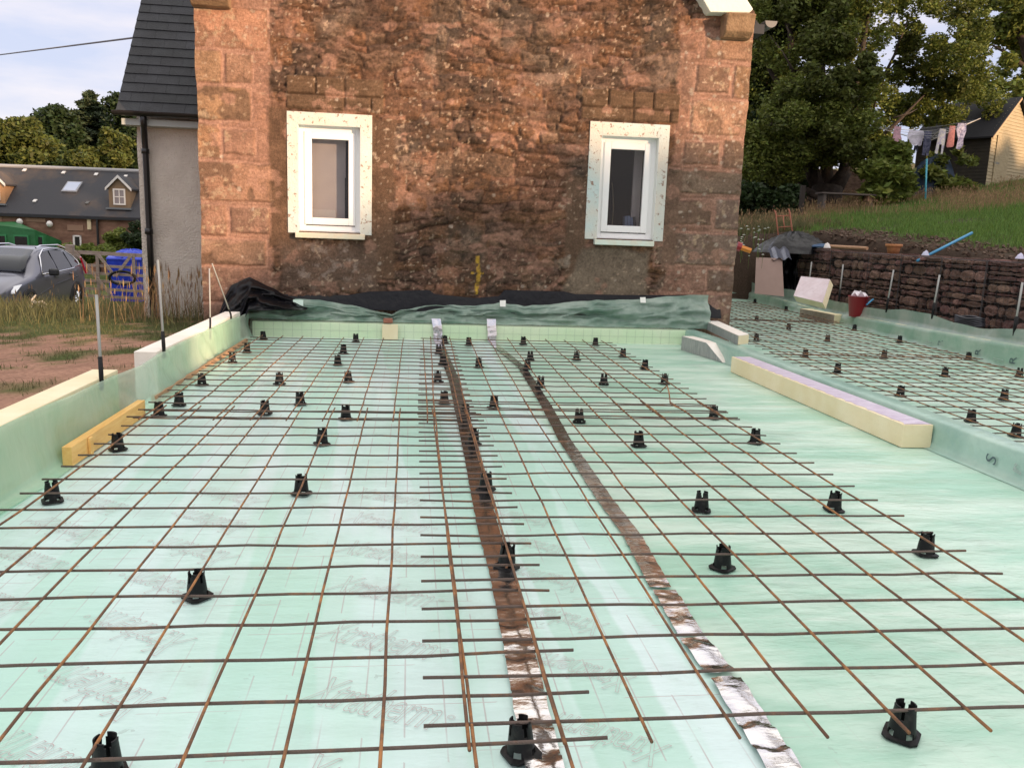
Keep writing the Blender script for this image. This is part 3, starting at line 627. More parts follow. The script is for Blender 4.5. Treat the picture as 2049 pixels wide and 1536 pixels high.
# ================================================================== THE HOUSE
YW = 7.75; X0 = -.96; X1 = 4.98; XR = (X0 + X1) / 2; ZE = 3.42; SL = 1.06
house = thing('stone_house', 'reddish rubble stone house gable with two small white windows', 'house', (0, 0, 0))
WIN = [(.053, .709, 1.13, 2.245), (3.336, 3.991, 1.165, 2.291)]
def gable_wall():
    cs = .0118; nx = int((X1 - X0) / cs); nz = int((4.3 + .25) / cs)
    xs = X0 + (X1 - X0) * np.arange(nx + 1) / nx; zs = -.25 + cs * np.arange(nz + 1)
    X, Z = np.meshgrid(xs, zs); sh = X.shape
    # rubble coursing on warped coordinates
    Xw = X + .18 * (fbm(X * 1.6, Z * 1.6, 3) - .5) + .08 * (fbm(X * 8, Z * 8, 3) - .5)
    Zw = Z + .40 * (fbm(X * .9 + 5, Z * .9, 3) - .5) + .11 * (fbm(X * 5, Z * 5 + 9, 3) - .5)
    r = np.random.default_rng(11); zb = [-.6]
    while zb[-1] < 5: zb.append(zb[-1] + r.choice([.06, .09, .13, .17, .22], p=[.2, .25, .25, .2, .1]))
    zb = np.array(zb); ci = np.clip(np.searchsorted(zb, Zw) - 1, 0, len(zb) - 2)
    dist = np.full(sh, 9.); sid = np.zeros(sh, int); base = 0
    for c in range(len(zb) - 1):
        m = ci == c
        h = zb[c + 1] - zb[c]; xb = [-2.]
        while xb[-1] < 7: xb.append(xb[-1] + r.uniform(.9, 3.2) * max(.09, h))
        xb = np.array(xb)
        if m.any():
            k = np.clip(np.searchsorted(xb, Xw[m]) - 1, 0, len(xb) - 2)
            d = np.minimum(np.minimum(Xw[m] - xb[k], xb[k + 1] - Xw[m]), np.minimum(Zw[m] - zb[c], zb[c + 1] - Zw[m]))
            dist[m] = d; sid[m] = base + k
        base += len(xb)
    SH = r.random(base + 50); SC = r.integers(0, 7, base + 50); SV = r.random(base + 50)
    pal = np.array([(.36, .185, .10), (.24, .13, .08), (.42, .22, .14), (.20, .125, .09), (.33, .20, .13), (.27, .14, .075), (.30, .17, .12)]) * 1.0
    col = pal[SC[sid]] * (.78 + .4 * SV[sid])[..., None]
    hgt = (.004 + .034 * SH[sid]) * ss(0, .045, dist) 
    rough = fbm(X * 14, Z * 22, 5, .6) - .5
    ledge = fbm(X * 5 + 3, Z * 34, 4, .6) - .5
    hgt = hgt + .030 * rough * ss(0, .02, dist) + .022 * ledge * ss(.3, .6, fbm(X * 2.1, Z * 2.1 + 7, 3))
    pock = ss(.62, .78, fbm(X * 26, Z * 30, 3)); hgt = hgt - .016 * pock
    # mortar
    mort = 1 - ss(.004, .014, dist + .010 * (fbm(X * 20, Z * 20, 2) - .5))
    smear = ss(.56, .64, fbm(X * 2.3 + 31, Z * 3.2 + 4, 4, .6)) * ss(.42, .58, fbm(X * 9, Z * 12 + 3, 3))
    mcol = np.array((.40, .225, .155))
    q = np.clip(mort * .38 * ss(.35, .6, fbm(X * 3 + 8, Z * 3, 3)) + smear * .75, 0, 1)
    col = col * (.42 + 1.16 * fbm(X * 26 + 5, Z * 36, 4, .7))[..., None]; hgt = hgt + .016 * (fbm(X * 34, Z * 50, 3, .6) - .5)
    col = col * (1 - q[..., None]) + mcol * q[..., None] * (.85 + .3 * fbm(X * 30, Z * 30, 2))[..., None]
    hgt = hgt * (1 - smear * .6) + smear * .012
    # dark weathering and algae, in irregular patches; lower wall's shade is partly painted in
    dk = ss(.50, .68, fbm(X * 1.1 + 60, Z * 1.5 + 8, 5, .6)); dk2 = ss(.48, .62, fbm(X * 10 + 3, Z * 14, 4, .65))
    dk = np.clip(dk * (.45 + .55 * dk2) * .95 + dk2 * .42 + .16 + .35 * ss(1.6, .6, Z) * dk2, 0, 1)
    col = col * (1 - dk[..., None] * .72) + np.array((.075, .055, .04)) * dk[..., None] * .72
    gr = ss(.52, .72, fbm(X * 2.6 + 90, Z * 2.0, 4)) * .45
    col = col * (1 - gr[..., None]) + col.mean(-1, keepdims=True) * np.array((1.08, 1.0, .82)) * gr[..., None]
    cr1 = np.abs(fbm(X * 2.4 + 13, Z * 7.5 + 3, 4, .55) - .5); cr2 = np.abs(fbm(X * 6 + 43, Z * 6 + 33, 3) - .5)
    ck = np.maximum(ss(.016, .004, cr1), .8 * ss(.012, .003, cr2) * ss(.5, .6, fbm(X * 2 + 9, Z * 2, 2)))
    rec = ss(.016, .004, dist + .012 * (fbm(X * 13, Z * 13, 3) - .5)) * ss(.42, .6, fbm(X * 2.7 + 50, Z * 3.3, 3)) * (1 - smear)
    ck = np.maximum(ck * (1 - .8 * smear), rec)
    ck = ck * .75; hgt = hgt - .018 * ck; col = col * (1 - .6 * ck[..., None])  # cracks and recessed joints, their deep shade put into the colour
    # dressed corner blocks
    def block(x0, x1, z0, z1, c, amp=.012, hz=.030, rnd=.02, ro=14, jit=.014, dark=.4, seed=0):
        xx = X + jit * (fbm(X * 6 + seed, Z * 6, 3) - .5) * 2; zz = Z + jit * (fbm(X * 6, Z * 6 + 5 + seed, 3) - .5) * 2
        d = np.minimum(np.minimum(xx - x0, x1 - xx) if True else 0, np.minimum(zz - z0, z1 - zz))
        m = d > 0; mm = ss(0, rnd, d)
        cc = np.array(c) * (.62 + .76 * fbm(X * 5 + seed, Z * 7, 5, .6))[..., None]; edge = ss(.035, .0, d) * ss(.35, .6, fbm(X * 8 + seed, Z * 8, 3)); cc = cc * (1 - .5 * edge[..., None])
        spall = ss(.52, .55, fbm(X * 3.3 + seed * 3, Z * 3.3 + 40, 4, .6)); 
        lich = ss(.60, .70, fbm(X * 22 + seed, Z * 22, 3)) * ss(.45, .6, fbm(X * 3 + seed, Z * 3 + 70, 2))
        cc = cc * (1 - spall[..., None] * dark) + np.array((.19, .12, .08)) * spall[..., None] * dark
        cc = cc * (1 - lich[..., None] * .7) + np.array((.55, .42, .28)) * lich[..., None] * .7
        hh = hz + amp * (fbm(X * ro, Z * ro, 5, .6) - .5) * 2 - .012 * spall
        jm = ss(-.026, -.014, d) * (d <= 0); jc = np.array((.50, .30, .22)) * (.8 + .4 * fbm(X * 20, Z * 20, 3))[..., None]; nonlocal_col[:] = nonlocal_col * (1 - jm[..., None] * .85) + jc * jm[..., None] * .85; nonlocal_h[:] = nonlocal_h * (1 - jm) + .004 * jm
        nonlocal_col[m] = (nonlocal_col * (1 - mm[..., None]) + (cc * mm[..., None]))[m]
        nonlocal_h[m] = (nonlocal_h * (1 - mm) + hh * mm)[m]
    nonlocal_col = col; nonlocal_h = hgt
    def strip(x0, x1, z0, z1, c, h=.012, k=1., soft=.05):
        d = np.minimum(np.minimum(X - x0, x1 - X), np.minimum(Z - z0, z1 - Z)) + .07 * (fbm(X * 5, Z * 5, 4) - .5)
        mm = ss(0, soft, d) * k; cc = np.array(c) * (.82 + .36 * fbm(X * 12, Z * 9, 4))[..., None]
        nonlocal_col[:] = nonlocal_col * (1 - mm[..., None]) + cc * mm[..., None]; nonlocal_h[:] = nonlocal_h * (1 - mm) + (h + .006 * (fbm(X * 20, Z * 20, 3) - .5)) * mm
    mortc = (.50, .285, .205)
    strip(X0 - .2, X0 + .75, .3, 3.6, mortc, .008, .7); strip(X1 - .85, X1 + .2, .3, 3.5, mortc, .008, .6)
    ql = [(3.36, 2.96, -.24, (.44, .24, .155)), (2.94, 2.61, -.71, (.40, .25, .15)), (2.59, 2.24, -.42, (.34, .21, .12)), (2.21, 1.86, -.74, (.36, .21, .12)), (1.82, 1.42, -.23, (.38, .22, .145)), (1.39, 1.05, -.70, (.33, .19, .13)), (1.02, .74, -.30, (.30, .19, .13)), (.72, .35, -.55, (.30, .18, .13)), (.33, -.3, -.3, (.3, .18, .13))]
    for i, (zt, zb_, xr, c) in enumerate(ql): block(X0 - .3, xr, zb_, zt, tuple(q * 1.18 for q in c), seed=i * 7.3, dark=.75 if i in (2, 4, 6) else .5)
    block(-.68, -.40, 2.62, 2.92, (.40, .24, .16), seed=77); block(-.71, -.38, 1.90, 2.16, (.40, .23, .16), seed=71); block(-.66, -.25, 1.08, 1.36, (.30, .18, .13), seed=78)
    qr = [(3.39, 3.15, 4.44, (.38, .23, .15)), (3.11, 2.75, 4.80, (.36, .22, .13)), (2.73, 2.35, 4.34, (.42, .25, .165)), (2.31, 2.00, 4.74, (.27, .18, .13)), (1.96, 1.70, 4.13, (.25, .18, .13)), (1.66, 1.31, 4.70, (.26, .18, .14)), (1.26, .90, 4.03, (.25, .18, .14)), (.86, .60, 4.66, (.20, .14, .11)), (.57, .2, 4.3, (.30, .19, .15)), (.2, -.3, 4.6, (.3, .19, .15))]
    for i, (zt, zb_, xl, c) in enumerate(qr): block(xl, X1 + .3, zb_, zt, tuple(q * 1.12 for q in c), seed=i * 5.1 + 40, dark=.5)
    block(4.36, 4.76, 2.80, 3.09, (.33, .20, .14), seed=91); block(4.28, 4.70, 2.02, 2.27, (.28, .18, .13), seed=92); block(4.2, 4.66, 1.36, 1.63, (.27, .18, .13), seed=95)
    # cast stonework patches over the windows
    for (x0, x1, z0, z1, jn, mid) in ((-.06, .95, 2.40, 2.73, ((.24, 1), (.54, 1), (.82, 0), (.54, 0)), 2.55), (3.09, 4.19, 2.46, 2.76, ((3.39, 1), (3.67, 1), (3.90, 1), (3.68, 0), (4.1, 0)), 2.585)):
        m = (X > x0 + .01 * fbm(X * 9, Z * 9, 2)) & (X < x1) & (Z > z0) & (Z < z1)
        gd = np.abs(Z - mid - .004 * np.sin(X * 9))
        for xj, up in jn: gd = np.minimum(gd, np.where((Z > mid) == bool(up), np.abs(X - xj), 9.))
        gv = ss(.004, .016, gd); lay = fbm(X * 4, Z * 45, 4, .6) - .5
        c = np.array((.20, .125, .075)) * (.75 + .5 * fbm(X * 8, Z * 20, 4))[..., None] * (.55 + .45 * gv)[..., None]
        hh = .030 * gv + .022 * lay * gv + .006 * rough
        col[m] = c[m]; hgt[m] = hh[m]
    # cement bands and patches round the windows
    strip(-.27, -.02, .95, 2.42, (.20, .12, .075)); strip(.78, 1.10, .6, 2.36, (.20, .12, .075)); strip(2.95, 3.24, .7, 1.85, (.21, .135, .09)); strip(4.07, 4.30, .8, 1.95, (.26, .17, .12))
    strip(-.2, .95, .45, 1.06, (.22, .15, .11), .010, .75, .12)
    wh = ss(.50, .66, fbm(X * 9, Z * 9 + 4, 5, .65)) * ss(.55, 0, np.hypot((X - .42) / .55, (Z - .78) / .36) - .55); col[:] = col * (1 - .6 * wh[..., None]) + np.array((.52, .42, .36)) * .6 * wh[..., None]
    d = np.minimum((X - 2.9) - .45 * (Z - .5) * 1.0, np.minimum(4.0 - X, 1.08 - Z)) + .06 * (fbm(X * 5, Z * 5, 4) - .5)
    mm = ss(0, .07, d) * (Z < 1.1); cc = np.array((.27, .215, .16)) * (.75 + .5 * fbm(X * 3, Z * 3, 5))[..., None]
    col[:] = col * (1 - mm[..., None]) + cc * mm[..., None]; hgt[:] = hgt * (1 - mm) + .012 * mm
    wh = ss(.50, .62, fbm(X * 4 + 7, Z * 8, 4)) * ss(.3, 0, np.abs(X - 3.05)) * ss(.16, 0, np.abs(Z - .88)); col[:] = col * (1 - .5 * wh[..., None]) + .5 * np.array((.55, .5, .42)) * wh[..., None]
    # pale mortar dabs and lichen
    dab = ss(.66, .72, fbm(X * 5 + 11, Z * 7 + 2, 3)); col[:] = col * (1 - .65 * dab[..., None]) + .65 * dab[..., None] * np.array((.50, .29, .21))
    sp = ss(.735, .80, fbm(X * 30 + 2, Z * 30, 2, .4)) * ss(.35, .6, fbm(X * 1.3, Z * 1.3 + 77, 3)); col[:] = col * (1 - .8 * sp[..., None]) + .8 * sp[..., None] * np.array((.62, .47, .34))
    r2 = np.random.default_rng(5)
    for _ in range(150):
        cx, cz, rr = r2.uniform(X0, X1), r2.uniform(.3, 3.7), r2.uniform(.010, .030)
        if r2.random() < .4: cx = r2.uniform(4.2, X1)
        mm = ss(1, .6, np.hypot(X - cx, Z - cz) / rr + .5 * (fbm(X * 40, Z * 40, 2) - .5)); col[:] = col * (1 - .75 * mm[..., None]) + .75 * mm[..., None] * np.array((.58, .50, .41))
    # sprayed yellow survey mark
    ym = ss(.030, .014, np.abs(X - (2.0 + .012 * np.sin(Z * 11))) + .02 * (fbm(X * 20, Z * 20, 3) - .5)) * (Z > .5) * (Z < .92); ym = np.maximum(ym, ss(.014, .006, np.abs(Z - .735)) * (np.abs(X - 2.0) < .07))
    ym = ym * ss(.25, .5, fbm(X * 40, Z * 30, 3)); col[:] = col * (1 - ym[..., None]) + np.array((.75, .48, .05)) * ym[..., None]
    # edges of the wall wander a little, openings stay open
    hgt[:] = np.clip(hgt * .72, -.02, .06); gy_ = col.mean(-1, keepdims=True); ct_ = (.74 + .52 * fbm(X * 7 + 3, Z * 11, 5, .65))[..., None]; ru_ = ss(0, .25, np.minimum(X - X0 - .62, X1 - .55 - X))[..., None]; col[:] = (col * .93 + gy_ * .07) * (1 - .16 * ru_) * (ct_ ** (1 + .8 * ru_)) * np.array((1.0, .965, .95))
    for (a, b_, c, d_) in WIN:
        near = (X > a - .17) & (X < b_ + .17) & (Z > c - .05) & (Z < d_ + .17); hgt[near] = np.minimum(hgt[near], .004)
    Xp = X + np.where((X < X0 + .02), -.03 * (fbm(Z * 4, Z * 0 + 3, 3) - .3), 0) + np.where(X > X1 - .02, .03 * (fbm(Z * 4, Z * 0 + 8, 3) - .5), 0)
    V = np.column_stack([Xp.ravel(), (YW - hgt).ravel(), Z.ravel()])
    Xc = (X[:-1, :-1] + X[1:, 1:]) / 2; Zc = (Z[:-1, :-1] + Z[1:, 1:]) / 2
    keep = np.ones(Xc.shape, bool)
    for (a, b_, c, d_) in WIN: keep &= ~((Xc > a) & (Xc < b_) & (Zc > c) & (Zc < d_))
    keep &= Zc < ZE + .25 + SL * (X1 - XR - np.abs(Xc - XR))
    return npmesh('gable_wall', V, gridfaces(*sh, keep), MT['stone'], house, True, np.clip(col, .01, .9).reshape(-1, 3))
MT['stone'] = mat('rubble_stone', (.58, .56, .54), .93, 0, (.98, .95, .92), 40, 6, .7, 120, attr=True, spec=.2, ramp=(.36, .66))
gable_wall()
MT['stoneplain'] = mat('stone_plain', (.09, .058, .042), .93, 0, (.23, .14, .095), 9, 6, .8, 40)
b = MB(); b.bb(X0, X1, YW + .34, YW + .36, -.3, .9)
zt = ZE + .25 + SL * (X1 - XR)
b = MB(); b.add([(X1 + .0, YW, -.3), (X1, 17, -.3), (X1, 17, ZE), (X1, YW, ZE)], [(0, 1, 2, 3)]); b.add([(X0, YW, -.3), (X0, 17, -.3), (X0, 17, ZE), (X0, YW, ZE)], [(0, 1, 2, 3)])
b.add([(X0, 17, -.3), (X1, 17, -.3), (X1, 17, ZE), (XR, 17, zt), (X0, 17, ZE)], [(0, 1, 2, 3, 4)])
zc = 4.29; hw = (zt - zc) / SL
b.add([(XR - hw, YW, zc), (XR + hw, YW, zc), (XR, YW, zt)], [(0, 1, 2)])
b.build('side_wall', MT['stoneplain'], house, fix=False)
# roof
b = MB()
for s in (-1, 1):
    ex = XR + s * (X1 - XR + .16); ez = ZE + .25 - SL * .16 + .02
    b.prism([(XR, YW + .22, zt + .08), (ex, YW + .22, ez + .08), (ex, YW + .22, ez), (XR, YW + .22, zt)], (0, 9.1, 0))
rf = b.build('roof', MT['slate'], house)
# skew coping painted pale, with kneeler stones
MT['mintpaint'] = mat('flaking_mint_paint', (.66, .72, .64), .6, 0, (.80, .76, .64), 2.5, 4, .2, 30)
for s, nm in ((1, 'skew_coping'), (-1, 'skew_coping')):
    f = lambda x, z: (XR + s * (x - XR), YW - .16, z)
    b = MB(); b.prism([f(4.42, 3.60), f(4.86, 3.62), f(4.90, 3.66), f(XR, zt + .30), f(XR, zt + .02)], (0, .44, 0)); b.build(nm, MT['mintpaint'], house, bevel=.01)
MT['kneel'] = mat('kneeler_stone', (.20, .12, .065), .9, 0, (.33, .21, .12), 7, 6, .6, 40)
for s, zz in ((1, 0), (-1, -.03)):
    b = MB(); pr_ = [(-.02, 3.36), (.10, 3.37), (.17, 3.42), (.19, 3.52), (.20, 3.56), (.22, 3.60), (-.02, 3.62)]
    x0 = 4.60 if s > 0 else X0 - .02; x1 = 4.92 if s > 0 else -.60
    b.prism([(x0, YW - o_, z + zz) for o_, z in pr_], (x1 - x0, 0, 0)); b.build('kneeler_stone', MT['kneel'], house, bevel=.012)
# half round gutter along the right eave, seen end on
b = MB(); gx, gz = 5.19, 3.60; P = []
for yy in (YW + .02, 12, 17): P.append([(gx + .066 * math.cos(a), yy, gz + .066 * math.sin(a)) for a in [math.pi + math.pi * k / 12 for k in range(13)]])
b.grid(P); b.add([p for p in P[0]], [tuple(range(13))]); b.build('gutter', mat('gutter_grey', (.16, .15, .14), .5), house, fix=False, solid=.004)
MB().bb(X1, 5.12, YW + .03, 17, 3.46, 3.56).build('eave_board', MT['blackpaint'], house)
# windows
MT['surround'] = mat('flaking_surround', (.66, .59, .50), .7, 0, (.52, .63, .61), 1.5, 3, .3, 50)
def surround_mat():
    m = MT['surround']; t = m.node_tree; b_ = t.nodes['Principled BSDF']; src = b_.inputs['Base Color'].links[0].from_socket
    n = t.nodes.new('ShaderNodeTexNoise'); n.inputs['Scale'].default_value = 22; n.inputs['Detail'].default_value = 7; n.inputs['Roughness'].default_value = .7
    tc = t.nodes.new('ShaderNodeTexCoord'); t.links.new(tc.outputs['Object'], n.inputs[0])
    r = t.nodes.new('ShaderNodeMapRange'); r.inputs[1].default_value = .575; r.inputs[2].default_value = .61; t.links.new(n.outputs[0], r.inputs[0])
    mx = t.nodes.new('ShaderNodeMix'); mx.data_type = 'RGBA'; mx.inputs[7].default_value = (.30, .20, .15, 1); t.links.new(r.outputs[0], mx.inputs[0]); t.links.new(src, mx.inputs[6]); t.links.new(mx.outputs[2], b_.inputs['Base Color'])
surround_mat()
MT['winglass'] = mat('window_glass', (.01, .01, .012), .02, alpha=.22, spec=1.0)
MT['winglass'].node_tree.nodes['Principled BSDF'].inputs['Specular IOR Level'].default_value = 1
def window(i, x0, x1, z0, z1, so):
    D_ = .13
    f = MB(); sx0, sx1, sz0, sz1 = so
    def wav(xa, xb, za, zb):      # painted band with a slightly ragged outer edge
        f.bb(xa, xb, YW - .014, YW + .02, za, zb)
    wav(sx0, x0, sz0, sz1); wav(x1, sx1, sz0 + (.0 if i else -.0), sz1); wav(x0, x1, z1, sz1)
    wn = f.build('window_surround', MT['surround'], house, bevel=.003)
    r = MB(); r.bb(x0 - .004, x0 + .004, YW - .012, YW + D_, z0, z1); r.bb(x1 - .004, x1 + .004, YW - .012, YW + D_, z0, z1); r.bb(x0, x1, YW - .012, YW + D_, z1 - .004, z1 + .004)
    r.build('reveal', mat('reveal_paint', (.72, .74, .70), .6), wn)
    s = MB(); s.bb(x0 - .03, x1 + .05 * (1 - i), YW - .075, YW + .03, z0 - .07, z0 - .012); s.build('sill', mat('sill_paint', (.78, .64, .46) if i == 0 else (.66, .76, .68), .6, 0, (.70, .66, .52), 6, 4, .3, 40), wn, bevel=.006)
    yf = YW + .085
    fr = MB()
    def ring(a, b_, c, d_, wd, y0, y1):
        fr.bb(a, a + wd, y0, y1, c, d_); fr.bb(b_ - wd, b_, y0, y1, c, d_); fr.bb(a + wd, b_ - wd, y0, y1, d_ - wd, d_); fr.bb(a + wd, b_ - wd, y0, y1, c, c + wd)
    ring(x0, x1, z0, z1, .065, yf, yf + .06); fr.bb(x0 + .005, x1 - .005, yf - .035, yf, z0 + .0, z0 + .022)
    o = fr.build('window_frame', MT['pvc'], wn, bevel=.004)
    fr = MB(); ring(x0 + .058, x1 - .058, z0 + .075, z1 - .062, .075, yf - .018, yf + .03); fr.build('sash', MT['pvc'], wn, bevel=.006)
    fr = MB(); fr.bb(x0 + .07, x1 - .07, yf + .01, yf + .014, z0 + .12, z1 - .12); fr.build('glass', MT['winglass'], wn)
    return wn
w0 = window(0, *WIN[0], (-.06, .83, 1.11, 2.37)); w1 = window(1, *WIN[1], (3.20, 4.105, 1.155, 2.43))
# room seen behind the glass
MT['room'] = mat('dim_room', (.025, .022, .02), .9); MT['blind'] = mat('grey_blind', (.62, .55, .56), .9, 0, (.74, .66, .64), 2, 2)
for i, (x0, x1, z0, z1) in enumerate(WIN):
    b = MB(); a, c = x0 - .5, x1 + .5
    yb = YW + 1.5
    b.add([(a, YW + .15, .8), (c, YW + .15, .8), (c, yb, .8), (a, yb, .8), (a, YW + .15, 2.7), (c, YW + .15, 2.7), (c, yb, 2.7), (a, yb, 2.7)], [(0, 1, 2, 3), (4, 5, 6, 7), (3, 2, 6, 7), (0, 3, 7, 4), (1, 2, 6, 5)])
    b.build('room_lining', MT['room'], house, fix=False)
MB().bb(.12, .535, YW + .21, YW + .225, 1.2, 2.2).build('blind', MT['blind'], w0)
MB().bb(3.80, 3.90, YW + .3, YW + .32, 1.2, 2.2).build('curtain', MT['blind'], w1)
MB().bb(.53, .62, YW + .17, YW + .205, 1.2, 1.72).build('dark_box', mat('be', (.01, .01, .01), .8), w0)
MB().bb(.17, .43, YW + .17, YW + .205, 1.2, 1.37).build('pale_box', mat('pb', (.75, .7, .68), .8), w0)
t = thing('leaning_books', 'blue-grey books leaning inside the right window', 'books', (0, 0, 0))
for k in range(4): MB().box((3.72 + .035 * k, YW + .25, 1.33 + .012 * (k % 2)), (.028, .10, .19 - .01 * k), Matrix.Rotation(-.05 * k, 3, 'Y')).build('book', mat('bk', (.20, .26, .42) if k < 3 else (.05, .05, .06), .6), t)
t = thing('potted_plant', 'spindly leafless houseplant in a pot behind the right window glass', 'house plant', (0, 0, 0))
MB().lathe([(.04, 0), (.055, .07), (.058, .075)], 14, (3.57, YW + .25, 1.245)).build('pot', mat('potb', (.3, .15, .08), .7), t)
MB().tube([(3.57, YW + .25, 1.3), (3.575, YW + .25, 1.5), (3.56, YW + .26, 1.7), (3.545, YW + .27, 1.8)], .005, 6).build('stem', mat('stm', (.25, .2, .12), .8), t)
# white rendered wing
wing = thing('rendered_wing', 'pale harled wing with dark slate roof attached left of the stone gable', 'building', (0, 0, 0))
WX0 = -1.955
P = []
for z in np.linspace(-.3, 2.40, 50):
    P.append([(x + (.012 * (float(vn(np.array([z * 3]), np.array([5.]))[0]) - .5) if x < WX0 + .01 else 0), 9.0 - .012 * float(fbm(np.array([x * 9]), np.array([z * 9]), 3)[0]), z) for x in np.linspace(WX0, -.9, 26)])
MB().grid(P).build('wall', MT['render'], wing, True, fix=False)
MB().add([(WX0, 9.0, -.3), (WX0, 13.6, -.3), (WX0, 13.6, 2.4), (WX0, 11.3, 5.6), (WX0, 9.0, 2.4)], [(0, 1, 2, 3, 4)]).build('end_wall', MT['render'], wing, fix=False)
# slates: overlapping courses
b = MB(); ey, ez = 8.76, 2.40; pitch = math.atan2(3.877 - 2.40, 9.892 - 8.76); cy, sz = math.cos(pitch), math.sin(pitch); g = .148
nco = 34
for c in range(nco):
    x = -2.10 - (.12 if c % 2 else 0)
    while x < -.75:
        xa = max(x, -2.10); xb = min(x + .25 - .002, -.75)
        if xb > xa:
            s0 = c * g + random.uniform(-.002, .002); s1 = s0 + g * 1.7; o0 = .018; o1 = .002
            p = [(xa, ey + s0 * cy - o0 * sz, ez + s0 * sz + o0 * cy), (xb, ey + s0 * cy - o0 * sz, ez + s0 * sz + o0 * cy), (xb, ey + s1 * cy - o1 * sz, ez + s1 * sz + o1 * cy), (xa, ey + s1 * cy - o1 * sz, ez + s1 * sz + o1 * cy)]
            b.prism(p, (0, sz * .009, -cy * .009))
        x += .25
b.build('slate_roof', MT['slate'], wing)
MB().add([(-2.08, ey, ez), (-.75, ey, ez), (-.75, ey + nco * g * cy, ez + nco * g * sz), (-2.08, ey + nco * g * cy, ez + nco * g * sz), (-.75, 14.8 , ez), (-2.08, 14.8, ez)], [(0, 1, 2, 3), (3, 2, 4, 5)]).build('roof_underlay', MT['slate'], wing, fix=False)
b = MB(); P = [[(xx, 8.72 + .055 * math.cos(a), 2.40 + .05 * math.sin(a)) for a in [math.pi + math.pi * k / 10 for k in range(11)]] for xx in (-2.12, -1.5, -.95)]
b.grid(P); b.add(P[0], [tuple(range(11))]); b.build('gutter', MT['blackpaint'], wing, fix=False, solid=.006)
MB().bb(-2.06, -.95, 8.80, 8.98, 2.26, 2.33).build('soffit', mat('soffit_grey', (.42, .46, .44), .6), wing)
b = MB(); b.tube([(-1.80, 8.73, 2.36), (-1.81, 8.78, 2.27), (-1.845, 8.90, 2.14), (-1.845, 8.92, 2.0), (-1.84, 8.93, 1.0), (-1.835, 8.94, -.1)], .036, 10); b.lathe([(.036, 0), (.048, .005), (.048, .07), (.036, .075)], 10, (-1.843, 8.92, 1.02)); b.lathe([(.036, 0), (.046, .005), (.046, .06), (.036, .065)], 10, (-1.846, 8.92, 1.95))
b.build('downpipe', MT['blackpaint'], wing, True)
# ================================================================== TERRAIN
def hill(x, y): return np.minimum(6.5, 1.1 + .125 * (x - 9.3) + .06 * (y - 10)) + .10 * (fbm(x * .35, y * .35, 3) - .5)
def terr(x, y):
    x = np.asarray(x, float); y = np.asarray(y, float)
    lf = np.interp(y, [-40, 8.5, 10, 17, 24, 42, 400], [.03, .04, -.02, -1.13, -1.2, -1.5, -1.0]) + .05 * (fbm(x * .6, y * .6, 4) - .5)
    lf = lf + .02 * (fbm(x * 4, y * 4, 3) - .5)
    f = np.maximum(ss(9.3, 9.42, x), ss(14.6, 15.6, y)) * ss(-70, -5, y)
    hl = hill(x, y) * f
    r = ss(5.2, 5.6, x) * (y < 60) + ss(5, 30, x) * (y >= 60)
    z = lf * (1 - r) + hl * r
    slab = ((x > -.6) & (x < 8.0 + .1 * (y - 6.5)) & (y > -4) & (y < 7.8)) | ((x > 4.9) & (x < 8.6) & (y < 15.3) & (y > -4))
    return np.where(slab, -.09, z)
def nonuni(a, b, da, lo, hi, n):
    c = list(np.arange(a, b, da)); q = c[-1]; s = da
    while q < hi: s *= 1.12; q += s; c.append(q)
    q = c[0]; s = da
    while q > lo: s *= 1.12; q -= s; c.insert(0, q)
    return np.array(c)
gx = nonuni(-8, 13, .12, -420, 420, 0); gy = nonuni(-1, 27, .12, -300, 600, 0)
GX, GY = np.meshgrid(gx, gy); GZ = terr(GX, GY)
dirt = np.array((.36, .205, .145)); grs = np.array((.075, .095, .03)); dry = np.array((.17, .12, .06)); soil = np.array((.055, .038, .028))
n1 = fbm(GX * .7, GY * .7, 4); n2 = fbm(GX * 5, GY * 5, 4); n3 = fbm(GX * 16, GY * 16, 3)
gm = ss(.46, .60, n1 * .55 + n2 * .45 + .26 * ss(6.8, 8.6, GY) - .075) * (GX < 6)
colr = dirt * (.75 + .5 * n2)[..., None] * (.8 + .4 * n3)[..., None]
colr = colr * (1 - gm[..., None]) + grs * gm[..., None] * (.7 + .6 * n3)[..., None]
hl = (GX > 6.0); dl = GX * .98 + GY * .0 - 9.4
sm = ss(10.9, 9.5, GX + .9 * (n1 - .5)) * (GY < 15); dm = ss(15.5, 19, GY + 3 * (n1 - .5)) * ss(.35, .5, n2)
hc = (np.array((.06, .10, .022)) * (.6 + .8 * n2)[..., None]); hc = hc * (1 - dm[..., None] * .8) + dry * dm[..., None] * .8; bp_ = ss(.55, .66, fbm(GX * 1.1 + 30, GY * 1.1, 4)) * ss(15, 12, GX); sm = np.clip(sm + bp_ * .8, 0, 1); hc = hc * (1 - sm[..., None]) + soil * sm[..., None] * (.6 + .9 * n3)[..., None]
lo = ((GX < 9.45) & (GY < 16.2))[..., None]; hc = np.where(lo, soil * (.6 + .9 * n3)[..., None], hc)
colr = np.where(hl[..., None], hc, colr)
MT['ground'] = mat('ground', (.8, .8, .8), .95, 0, (1.2, 1.2, 1.2), 30, 5, .8, 60, attr=True, spec=.1)
g = npmesh('ground', np.column_stack([GX.ravel(), GY.ravel(), GZ.ravel()]), gridfaces(*GX.shape), MT['ground'], None, True, colr.reshape(-1, 3)); tag(g, kind='structure')
